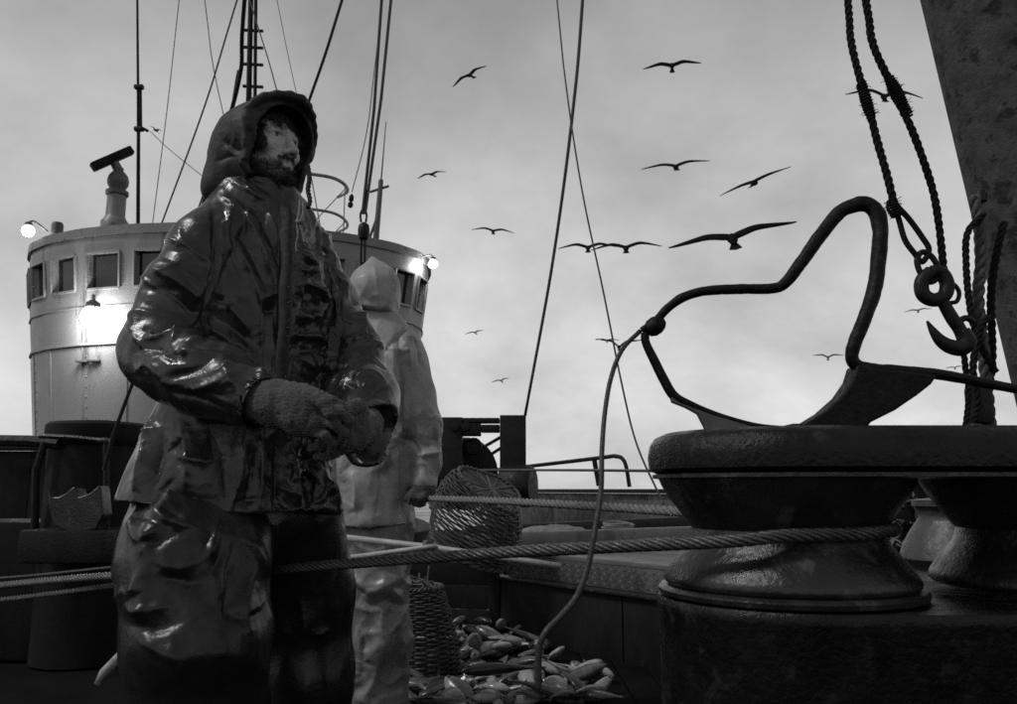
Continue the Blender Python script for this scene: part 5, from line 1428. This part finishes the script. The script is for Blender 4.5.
# ------------------------------------------------------------------ wicker baskets
def basket(loc, rot, r_bot, r_top, hgt, label, n_st=26, rowp=0.0112, seed=1, dt=1.0):
    root = thing('wicker_basket', loc, label, 'basket', 'wicker fish baskets')
    rg = np.random.default_rng(seed)
    Rm = np.array(rot)
    L = np.array(tuple(loc))
    tw = lambda v: L + np.asarray(v) @ Rm.T
    rad = lambda z: r_bot + (r_top - r_bot) * (z / hgt) ** 0.8 + 0.02 * math.sin(z / hgt * math.pi)
    ang = lambda i: 2 * math.pi * i / n_st
    dent = lambda a, z: 1 + dt * (0.10 * math.sin(2 * a + 1.3 + seed) * z / hgt + 0.05 * math.sin(3 * a + z * 9 + seed))
    # upright stakes
    for i in range(n_st):
        pts = [(rad(z) * dent(ang(i), z) * math.cos(ang(i)), rad(z) * dent(ang(i), z) * math.sin(ang(i)), z) for z in np.linspace(-0.005, hgt + 0.012, 9)]
        mesh_obj('stake', *tube_geo(tw(pts), 0.0062, 5), M['wicker'], root)
    # woven rods, every second one passing in front of the odd stakes
    m = MB()
    nrow = int(hgt / rowp)
    for j in range(nrow):
        z0 = (j + 0.5) * rowp
        pts = []
        nseg = n_st * 4
        for k in range(nseg):
            a = 2 * math.pi * k / nseg
            w = 0.0066 * math.cos(n_st / 2 * a * 1.0 + math.pi * (j % 2))
            z = z0 + 0.0025 * math.sin(3 * a + j) + rg.normal(0, 0.0007)
            r = rad(z) * dent(a, z) + w + rg.normal(0, 0.0008)
            pts.append((r * math.cos(a), r * math.sin(a), z))
        V, Fc = tube_geo(tw(pts), 0.0056 * rg.uniform(0.8, 1.15), 5, cap=False, close=True)
        m.add(V, Fc)
    o = m.build('woven_rods', M['wicker'], root); o['kind'] = 'stuff'
    # plaited rim, foot and handles
    for z, r_, nm in ((hgt + 0.012, 0.013, 'rim'), (0.0, 0.011, 'foot_rim')):
        for q in range(2):
            pts = []
            for k in range(120):
                a = 2 * math.pi * k / 120
                b = a * 20 + math.pi * q
                rr_ = rad(min(max(z, 0), hgt)) * dent(a, z) + r_ * 0.6 * math.cos(b)
                pts.append((rr_ * math.cos(a), rr_ * math.sin(a), z + r_ * 0.6 * math.sin(b)))
            V, Fc = tube_geo(tw(pts), r_ * 0.7, 6, cap=False, close=True); mesh_obj(nm, V, Fc, M['wicker'], root)
    for s in (0, math.pi):
        a = s + 0.9; r = rad(hgt)
        c = np.array([r * math.cos(a), r * math.sin(a), hgt]); t = np.array([-math.sin(a), math.cos(a), 0]); u = np.array([math.cos(a), math.sin(a), 0])
        pts = [c - t * 0.07 - np.array([0, 0, 0.05]), c - t * 0.065 + u * 0.012, c - t * 0.03 + np.array([0, 0, 0.055]) + u * 0.02, c + t * 0.03 + np.array([0, 0, 0.055]) + u * 0.02, c + t * 0.065 + u * 0.012, c + t * 0.07 - np.array([0, 0, 0.05])]
        mesh_obj('handle', *tube_geo(spline(tw(pts), 6), 0.011, 6), M['wicker'], root)
    # bottom: spokes wound with rods
    m = MB()
    rr_ = 0.012
    sp = []
    while rr_ < r_bot:
        for k in range(14): 
            a = 2 * math.pi * k / 14; rr_ += 0.0125 / 14
            sp.append((rr_ * math.cos(a), rr_ * math.sin(a), 0.006 + 0.003 * (k % 2)))
    m.add(*tube_geo(tw(sp), 0.0065, 5))
    for k in range(7):
        a = math.pi * k / 7
        m.add(*tube_geo(tw([(r_bot * math.cos(a), r_bot * math.sin(a), 0.004), (-r_bot * math.cos(a), -r_bot * math.sin(a), 0.004)]), 0.008, 5))
    o = m.build('bottom', M['wicker'], root); o['kind'] = 'stuff'
    return root
# basket lying on the hatch, its side and closed bottom towards the camera
Rb = Matrix.Rotation(R(-24), 3, 'Y') @ Matrix.Rotation(R(10), 3, 'X')
c = P(487, 550, 5.0)
Rb = (Matrix.Rotation(R(32), 3, 'Y') @ Matrix.Rotation(R(20), 3, 'X') @ Matrix.Rotation(R(40), 3, 'Z'))
Rb = Rb @ Matrix.Rotation(R(180), 3, 'X')
basket(c + Vector((0.03, 0.05, 0.36)), Rb, 0.21, 0.325, 0.32, 'overturned wicker basket tipped on the hatch boards under the hemp rope', seed=3, dt=2.4)
# basket upside down on the deck beside the pale trousers
Rb = Matrix.Rotation(R(180), 3, 'X') @ Matrix.Rotation(R(20), 3, 'Z')
c = G(412, 678, 0.0)
basket(Vector((c.x, c.y + 0.05, 0.42)), Rb, 0.135, 0.225, 0.40, 'dark upturned wicker basket standing on the deck beside the pale trousers', seed=5)
# scraps of twine on the upturned basket
cb = Vector((c.x, c.y + 0.05, 0.43))
m = MB()
for i in range(26):
    a = rng.uniform(0, 6.28); r = rng.uniform(0, 0.11); p0 = np.array([cb.x + r * math.cos(a), cb.y + r * math.sin(a), cb.z + rng.uniform(0.0, 0.035)])
    pts = [p0 + rng.normal(0, 0.03, 3) * np.array([1, 1, 0.35]) for _ in range(4)]
    m.tube(spline(pts, 5), 0.0045, 5)
o = m.build('twine_heap', M['net']); o['kind'] = 'stuff'; tag(o, 'tangle of pale twine on top of the upturned basket', 'twine')
o = mesh_obj('twine_end', *tube_geo(spline([P(426, 600, cb.y - 0.06), P(427, 585, cb.y - 0.06), P(429, 566, cb.y - 0.08)], 6), 0.004, 5), M['string'])
tag(o, 'single twine end rising from the upturned basket', 'twine')

# ------------------------------------------------------------------ pound board, poles
pb = thing('pound_board', h0 + Vector((-0.45, 0.1, 0)), 'dark fish pound boards closing off the fish heap behind the baskets', 'boards')
for i in range(3):
    z = 0.072 + i * 0.146
    MB().beam(h0 + Vector((-1.5, 0.42, z)), h0 + Vector((-0.03, 0.03, z)), 0.045, 0.140, 0.008).build('board', M['plate'], pb)
MB().box(h0 + Vector((-0.005, 0.0, 0.24)), (0.07, 0.09, 0.48), None, 0.01).build('corner_post', M['plate'], pb)
o = mesh_obj('wooden_pole', *tube_geo([P(330, 536, 3.05), P(425, 546.5, 3.0), P(490, 556, 2.85), P(560, 566, 2.75)], [0.012, 0.011, 0.011, 0.010], 10), M['wood'])
tag(o, 'pale wooden pole slanting over the wire rope beside the pale trousers', 'pole')
o = mesh_obj('wooden_pole', *tube_geo([P(340, 559, 3.02), P(425, 547.5, 2.965), P(436, 546, 2.955)], [0.009, 0.009, 0.008], 10), M['wood'])
tag(o, 'thin pale stick lashed across the wooden pole', 'pole')
V = []
for i in range(60):
    t = i / 60 * 6 * 2 * math.pi
    V.append(tuple(P(424 + i * 0.05, 547, 2.98) + Vector((0.003 * math.sin(i), 0.016 * math.cos(t), 0.022 * math.sin(t)))))
o = mesh_obj('lashing', *tube_geo(V, 0.0028, 5), M['string']); tag(o, 'pale twine lashing round the crossed poles', 'lashing')
# bowl-like scuttle behind the poles
m = MB().lathe(P(404, 541, 3.9), [(0.05, 0), (0.10, 0.02), (0.115, 0.08), (0.11, 0.085), (0.095, 0.03), (0.02, 0.02)], 28, (0.15, -0.25, 1))
tag(m.build('tin_scoop', M['midgrey']), 'grey tin bowl on the boards behind the crossed poles', 'bowl')
o = mesh_obj('gaff_handle', *tube_geo([P(98, 684, 2.25), P(104, 673, 2.25), P(131, 646, 2.2), P(150, 626, 2.15)], [0.010, 0.013, 0.014, 0.013], 10), M['wood'])
tag(o, 'pale wooden gaff handle behind the dark oilskin trousers', 'gaff')
# coil of line on the grey beam
m = MB()
cc = P(618, 527, 5.9)
pts = []
for i in range(70):
    a = i / 10 * 2 * math.pi
    pts.append((cc.x + (0.10 + 0.012 * math.sin(i * 1.7)) * math.cos(a), cc.y + 0.08 * math.sin(a), cc.z - 0.06 + 0.0012 * i + 0.018 * max(0, math.sin(a))))
tag(mesh_obj('coiled_line', *tube_geo(spline(pts, 3), 0.009, 6), M['manila']), 'small coil of pale line lying on the grey box beam', 'rope')
# heap of sacking
f = Field((cc.x - 0.75, cc.y - 0.3, cc.z - 0.2), (cc.x - 0.02, cc.y + 0.35, cc.z + 0.12), 0.012)
sk = P(552, 533, 5.95)
f.add(pell(sk, (0.22, 0.13, 0.055))); f.add(pell(sk + Vector((0.16, 0.02, -0.01)), (0.13, 0.10, 0.04)), 0.04)
V, Fc = f.mesh(); V = crumple(relax(V, Fc, 1), vnormals(V, Fc), 9, 0.02, 5)
tag(mesh_obj('sacking', V, Fc, M['manila']), 'heap of pale sacking on the grey box beam', 'sack')

# ------------------------------------------------------------------ fish
def fish_mesh(length, hgt, wid, bend, tail_up, mats, kind):
    n, k = 15, 12
    V, Fc, mi = [], [], []
    S = np.linspace(0, 1, n)
    hp = np.interp(S, [0, .06, .18, .38, .6, .8, .92, 1], [.05, .38, .78, 1, .82, .42, .22, .20])
    wp_ = np.interp(S, [0, .06, .18, .38, .6, .8, .92, 1], [.08, .5, .9, 1, .75, .34, .16, .08])
    def cen(s): return np.array([(s - 0.5) * length, bend * math.sin((s - 0.2) * 2.2) * length, tail_up * max(0, s - 0.55) ** 2 * length])
    for i, s in enumerate(S):
        c = cen(s)
        for j in range(k):
            a = 2 * math.pi * j / k
            V.append(c + np.array([0, wid * wp_[i] * math.cos(a), hgt * hp[i] * math.sin(a)]))
    for i in range(n - 1):
        for j in range(k):
            Fc.append((i * k + j, i * k + (j + 1) % k, (i + 1) * k + (j + 1) % k, (i + 1) * k + j))
            mi.append(1 if math.sin(2 * math.pi * (j + .5) / k) > 0.25 else 0)
    Fc.append(tuple(range(k))[::-1]); mi.append(0)
    def fin(pts):
        b = len(V); V.extend(pts); Fc.append(tuple(range(b, b + len(pts)))); mi.append(1)
    t = cen(1.0)
    fin([t + np.array([-0.02 * length, 0, hgt * .2]), t + np.array([0.10 * length, 0.01, hgt * 0.6]), t + np.array([0.085 * length, 0.006, 0]), t + np.array([0.10 * length, 0.0, -hgt * 0.6]), t + np.array([-0.02 * length, 0, -hgt * .2])])
    for s0, s1, sg in ((.25, .5, 1), (.55, .8, 1), (.5, .78, -1)):
        a, b = cen(s0), cen(s1)
        za, zb_ = np.interp(s0, S, hp) * hgt * sg, np.interp(s1, S, hp) * hgt * sg
        fin([a + np.array([0, 0, za * .9]), a + np.array([0.05 * length, 0.003, za + hgt * .22 * sg]), b + np.array([0, 0.003, zb_ + hgt * .1 * sg]), b + np.array([0, 0, zb_ * .9])])
    me = bpy.data.meshes.new('fish')
    me.from_pydata([tuple(v) for v in V], [], Fc); me.update()
    me.materials.append(M[mats[0]]); me.materials.append(M[mats[1]])
    me.polygons.foreach_set('material_index', np.array(mi, dtype=np.int32))
    me.polygons.foreach_set('use_smooth', np.ones(len(me.polygons), dtype=bool))
    # eye
    ev, ef = [], []
    for sgn in (1, -1):
        c = cen(0.10) + np.array([0, sgn * wid * 0.60, hgt * 0.18]); m = MB().lathe(Vector(c), [(hgt * .17, 0), (hgt * .14, hgt * .06), (hgt * .02, hgt * .09)], 8, (0, sgn, 0), cap=False)
        b = len(ev); ev += m.v; ef += [tuple(i + b for i in q) for q in m.f]
    ee = bpy.data.meshes.new('eye'); ee.from_pydata([tuple(v) for v in ev], [], ef); ee.update(); ee.materials.append(M['iris'])
    return me, ee
kinds = [fish_mesh(0.25, 0.046, 0.028, 0.10, 0.3, ('fish_pale', 'fish_mid'), 0), fish_mesh(0.20, 0.044, 0.026, -0.16, 0.1, ('fish_pale', 'fish_dark'), 1),
         fish_mesh(0.31, 0.037, 0.026, 0.05, -0.2, ('fish_mid', 'fish_dark'), 2), fish_mesh(0.17, 0.036, 0.024, 0.22, 0.5, ('fish_pale', 'fish_pale'), 3), fish_mesh(0.23, 0.055, 0.020, 0.0, 0.2, ('fish_dark', 'fish_mid'), 4)]
FISH = ['plump fish with pale belly and grey back in the deck heap', 'short bent fish with pale belly and dark back in the deck heap', 'long slim grey fish with dark back in the deck heap', 'smallest fish, pale all over and sharply bent, in the deck heap', 'deep flat dark fish with grey back in the deck heap']
def put_fish(p, rx, ry, rz, ki, sc=1.0, label=None, flip=0):
    me, ee = kinds[ki]
    o = bpy.data.objects.new('fish', me); link(o, None, p); o.location = p
    o.rotation_euler = (rx, ry, rz); o.scale = (sc, sc, sc)
    lb = FISH[ki]
    tag(o, label or lb, 'fish', None if label else 'fish heaped on the deck')
    e = bpy.data.objects.new('eye', ee); link(e, o, p)
    return o
rg = np.random.default_rng(11)
poly = [(432, 606), (470, 603), (500, 612), (530, 638), (565, 655), (606, 668), (612, 700), (400, 712), (400, 640)]
def inside(x, y):
    c = False; n = len(poly)
    for i in range(n):
        (x0, y0), (x1, y1) = poly[i], poly[(i + 1) % n]
        if (y0 > y) != (y1 > y) and x < (x1 - x0) * (y - y0) / (y1 - y0) + x0: c = not c
    return c
cnt = 0
while cnt < 125:
    x, y = rg.uniform(398, 645), rg.uniform(603, 712)
    if not inside(x, y): continue
    lay = rg.random()
    z = 0.025 + 0.10 * lay * np.clip((690 - y) / 70, 0.25, 1)
    p = G(x, y, z)
    put_fish(p, R(rg.choice([90, -90, 60, 110, -70])) + rg.normal(0, .25), rg.normal(0, 0.22), rg.uniform(0, 6.28), int(rg.choice([0, 0, 1, 1, 2, 3, 3, 4])), rg.uniform(0.8, 1.25))
    cnt += 1
put_fish(G(500, 671, 0.16), R(80), 0.05, R(4), 2, 1.05, 'longest pale fish lying level in front of the fish heap')
put_fish(G(528, 664, 0.15), R(95), -0.1, R(-35), 0, 0.8, 'pale fish crossed over the tail of the longest fish')
put_fish(G(478, 632, 0.17), R(90), 0.15, R(30), 1, 0.95, 'arched pale fish on top of the fish heap')
put_fish(G(476, 645, 0.16), R(60), 1.0, R(70), 3, 1.0, 'small pale fish hanging tail down on the fish heap')

# ------------------------------------------------------------------ net bundle seen between roller and bollard
nb_ = P(895, 512, 2.9)
m = MB()
rg = np.random.default_rng(5)
f = Field(np.array(tuple(nb_)) - 0.28, np.array(tuple(nb_)) + 0.28, 0.012)
f.add(pell(nb_ + Vector((0, 0, -0.02)), (0.10, 0.09, 0.075))); f.add(pell(nb_ + Vector((0.0, 0.0, 0.06)), (0.035, 0.05, 0.05)), 0.03); f.add(pell(nb_ + Vector((-0.01, 0, -0.11)), (0.06, 0.08, 0.05)), 0.02)
V, Fc = f.mesh(); V = crumple(V, vnormals(V, Fc), 16, 0.03, 6)
nt = thing('net_bundle', nb_ - Vector((0, 0, 0.16)), 'bundle of knotted tarred net showing between roller and bollard', 'net')
mesh_obj('net_core', V, Fc, M['tarrope'], nt)
N = vnormals(V, Fc)
for i in range(60):
    a = rg.integers(0, len(V)); p = V[a] + N[a] * 0.004
    d0 = rg.normal(0, 1, 3); d0 -= N[a] * d0.dot(N[a]); d0 /= np.linalg.norm(d0)
    pts = [p]
    for s in range(5):
        q = pts[-1] + d0 * 0.02
        j = np.argmin(((V - q) ** 2).sum(1)); pts.append(V[j] + N[j] * 0.005)
        d0 = d0 + rg.normal(0, .5, 3); d0 /= np.linalg.norm(d0)
    m.tube(spline(pts, 3), 0.0034, 5)
o = m.build('net_twine', M['net'], nt); o['kind'] = 'stuff'
tag(MB().box(nb_ - Vector((0, -0.02, 0.16 + (nb_.z - 0.16) / 2)), (0.34, 0.3, nb_.z - 0.165), None, 0.02).build('locker', M['plate']), 'dark locker under the net bundle behind the roller', 'locker')

# ------------------------------------------------------------------ port bulwark behind the winch
pbw = thing('bulwark', (-6.2, 6.6, 0), 'dark bulwark behind the trawl winch beside the wheelhouse', 'bulwark')
for i in range(7):
    MB().beam(Vector((-9.2 + i * 0.9, 6.6, 0.60)), Vector((-9.2 + i * 0.9 + 0.893, 6.6, 0.60)), 0.02, 1.20, 0.003).build('plate_panel', M['plate'], pbw)
MB().beam((-9.2, 6.6, 1.23), (-2.9, 6.6, 1.23), 0.16, 0.05, 0.01).build('cap_rail', M['black_iron'], pbw)

# ------------------------------------------------------------------ gulls
def gull_parts(up, droop, sweep, body_l=0.44):
    """x: span (1.0 m half-span scaled later), y: forward, z: up"""
    out = {}
    m = MB()
    S = np.linspace(0, 1, 11)
    pr = [0.012, .034, .046, .054, .058, .058, .054, .048, .038, .028, .014]
    pts = [(0, 0.24 - s * body_l, 0.02 * math.sin(s * math.pi)) for s in S]
    m.tube(pts, pr, 10)
    m.tube([(0, 0.235, 0.004), (0, 0.275, -0.006)], [0.010, 0.003], 6)
    out['body'] = (m.v, m.f)
    m = MB(); t = 0.006
    m.add([(0.03, -0.12, 0.0), (-0.03, -0.12, 0.0), (-0.07, -0.31, -0.03), (0, -0.35, -0.035), (0.07, -0.31, -0.03)], [(0, 1, 2, 3, 4)])
    out['tail'] = (m.v, m.f)
    for s in (1, -1):
        m = MB(); V, Fc = [], []
        n = 12
        for i in range(n + 1):
            u = i / n
            x = s * (0.03 + u * 0.66)
            z = 0.03 + up * math.sin(min(u / 0.42, 1) * math.pi / 2) - droop * max(0, u - 0.38) ** 1.4
            yl = 0.11 + 0.09 * math.sin(min(u / 0.4, 1) * math.pi / 2) - sweep * max(0, u - 0.35)
            ch = np.interp(u, [0, .15, .4, .7, .9, 1], [.20, .24, .21, .16, .10, .015])
            th = np.interp(u, [0, .4, 1], [.050, .038, .008])
            V += [(x, yl, z), (x, yl - ch * .35, z + th), (x, yl - ch, z - 0.004), (x, yl - ch * .35, z - th * .25)]
        for i in range(n):
            for j in range(4): Fc.append((i * 4 + j, i * 4 + (j + 1) % 4, (i + 1) * 4 + (j + 1) % 4, (i + 1) * 4 + j))
        Fc.append((n * 4, n * 4 + 1, n * 4 + 2, n * 4 + 3))
        out['wing%d' % s] = (V, Fc)
    return out
SPAN = 1.38
def gull(px, py, span, roll, yaw, pitch, label, group=None, shape=(0.05, 0.10, 0.12), far=False, near=None):
    Y = near or FPX * SPAN / span
    p = P(px, py, Y)
    root = thing('gull', p, label, 'gull', group)
    g = gull_parts(*shape)
    vd = (p - Vector((0, 0, CAMZ))).normalized()
    az = math.atan2(vd.x, vd.y)
    Rm = Matrix.Rotation(R(-roll), 3, vd) @ Matrix.Rotation(-az, 3, 'Z') @ Matrix.Rotation(R(yaw), 3, 'Z') @ Matrix.Rotation(R(pitch + 13), 3, 'X')
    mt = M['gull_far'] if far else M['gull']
    for k, (V, Fc) in g.items():
        V = [p + Rm @ Vector(v) for v in V]
        o = mesh_obj('wing' if 'wing' in k else k, V, Fc, mt, root)
    return root
GG = 'gulls gliding against the overcast sky'
gull(470, 76, 46, 44, 25, 35, 'gull banking steeply with wings on a diagonal high above the pale hood', None, (0.03, 0.14, 0.25))
gull(672, 67, 62, 0, 0, 32, 'highest gull with level wings beyond the crossing rigging wires', None, (0.04, 0.13, 0.18))
gull(676, 168, 72, 4, 4, 12, 'gull with level wings below the highest gull', None, (0.05, 0.06, 0.05))
gull(754, 184, 78, 12, -14, 8, 'gull tilted slightly right above the largest gull', None, (0.02, 0.03, 0.12))
gull(733, 241, 132, 8, 3, 14, 'largest gull gliding low above the bent iron bar', None, (0.04, 0.05, 0.10))
gull(588, 249, 62, 0, 0, 12, 'gull overlapping its neighbour beside the crossing wires', 'pair of overlapping gulls', (0.06, 0.16, 0.1))
gull(626, 249.5, 74, 1, 0, 10, 'gull overlapping its neighbour beside the crossing wires', 'pair of overlapping gulls', (0.06, 0.16, 0.1))
gull(493, 232, 45, -3, 4, 12, 'small level gull left of the crossing rigging wires above the gallows frame', None, (0.05, 0.15, 0.1))
gull(432, 175, 35, 27, 30, 25, 'small gull banking above the wheelhouse corner floodlight', None, (0.03, 0.14, 0.25))
gull(475, 333, 21, 16, 20, 14, 'tiny distant gull above the gallows frame', 'tiny gulls above the gallows frame', far=True)
gull(501, 381, 20, 16, 20, 14, 'tiny distant gull above the gallows frame', 'tiny gulls above the gallows frame', far=True)
gull(619, 348, 48, -2, 4, 6, 'gull with wings raised in a wide V behind the hanging cable', None, (0.16, -0.10, 0.1))
gull(607, 341, 25, -2, 0, 8, 'small level gull behind the hanging cable', None, far=True)
gull(156, 131, 22, 20, 60, 30, 'small gull flying beside the whip aerial', None, (0.12, 0.0, 0.2), far=True)
gull(884, 98, 78, -11, 8, 18, 'gull passing behind the pair of tarred slings', None, (0.08, 0.18, 0.16))
gull(918, 311, 26, 2, 0, 10, 'tiny gull beside the cargo hook', None, (0.04, 0.14, 0.1), far=True)
gull(828, 358, 30, -3, 0, 10, 'tiny gull inside the loop of the bent iron bar', None, (0.10, 0.05, 0.1), far=True)
gull(955, 368, 18, 3, 0, 10, 'tiny gull just below the cargo hook point', None, far=True)

# dark deck locker closing the view under the fairlead plate
dl = thing('deck_locker', (P(980, 520, 3.5).x, 3.5, 0), 'black steel deck locker behind the net bundle and bollard', 'locker')
a_, b_ = P(868, 478, 3.4), P(1130, 478, 3.4)
MB().box(((a_.x + b_.x) / 2, 3.5, (a_.z - 0.02) / 2), (b_.x - a_.x, 0.4, a_.z - 0.02), None, 0.02).build('body', M['black_iron'], dl)
MB().box(((a_.x + b_.x) / 2, 3.49, a_.z + 0.005), (b_.x - a_.x + 0.04, 0.46, 0.045), None, 0.012).build('lid', M['black_iron'], dl)
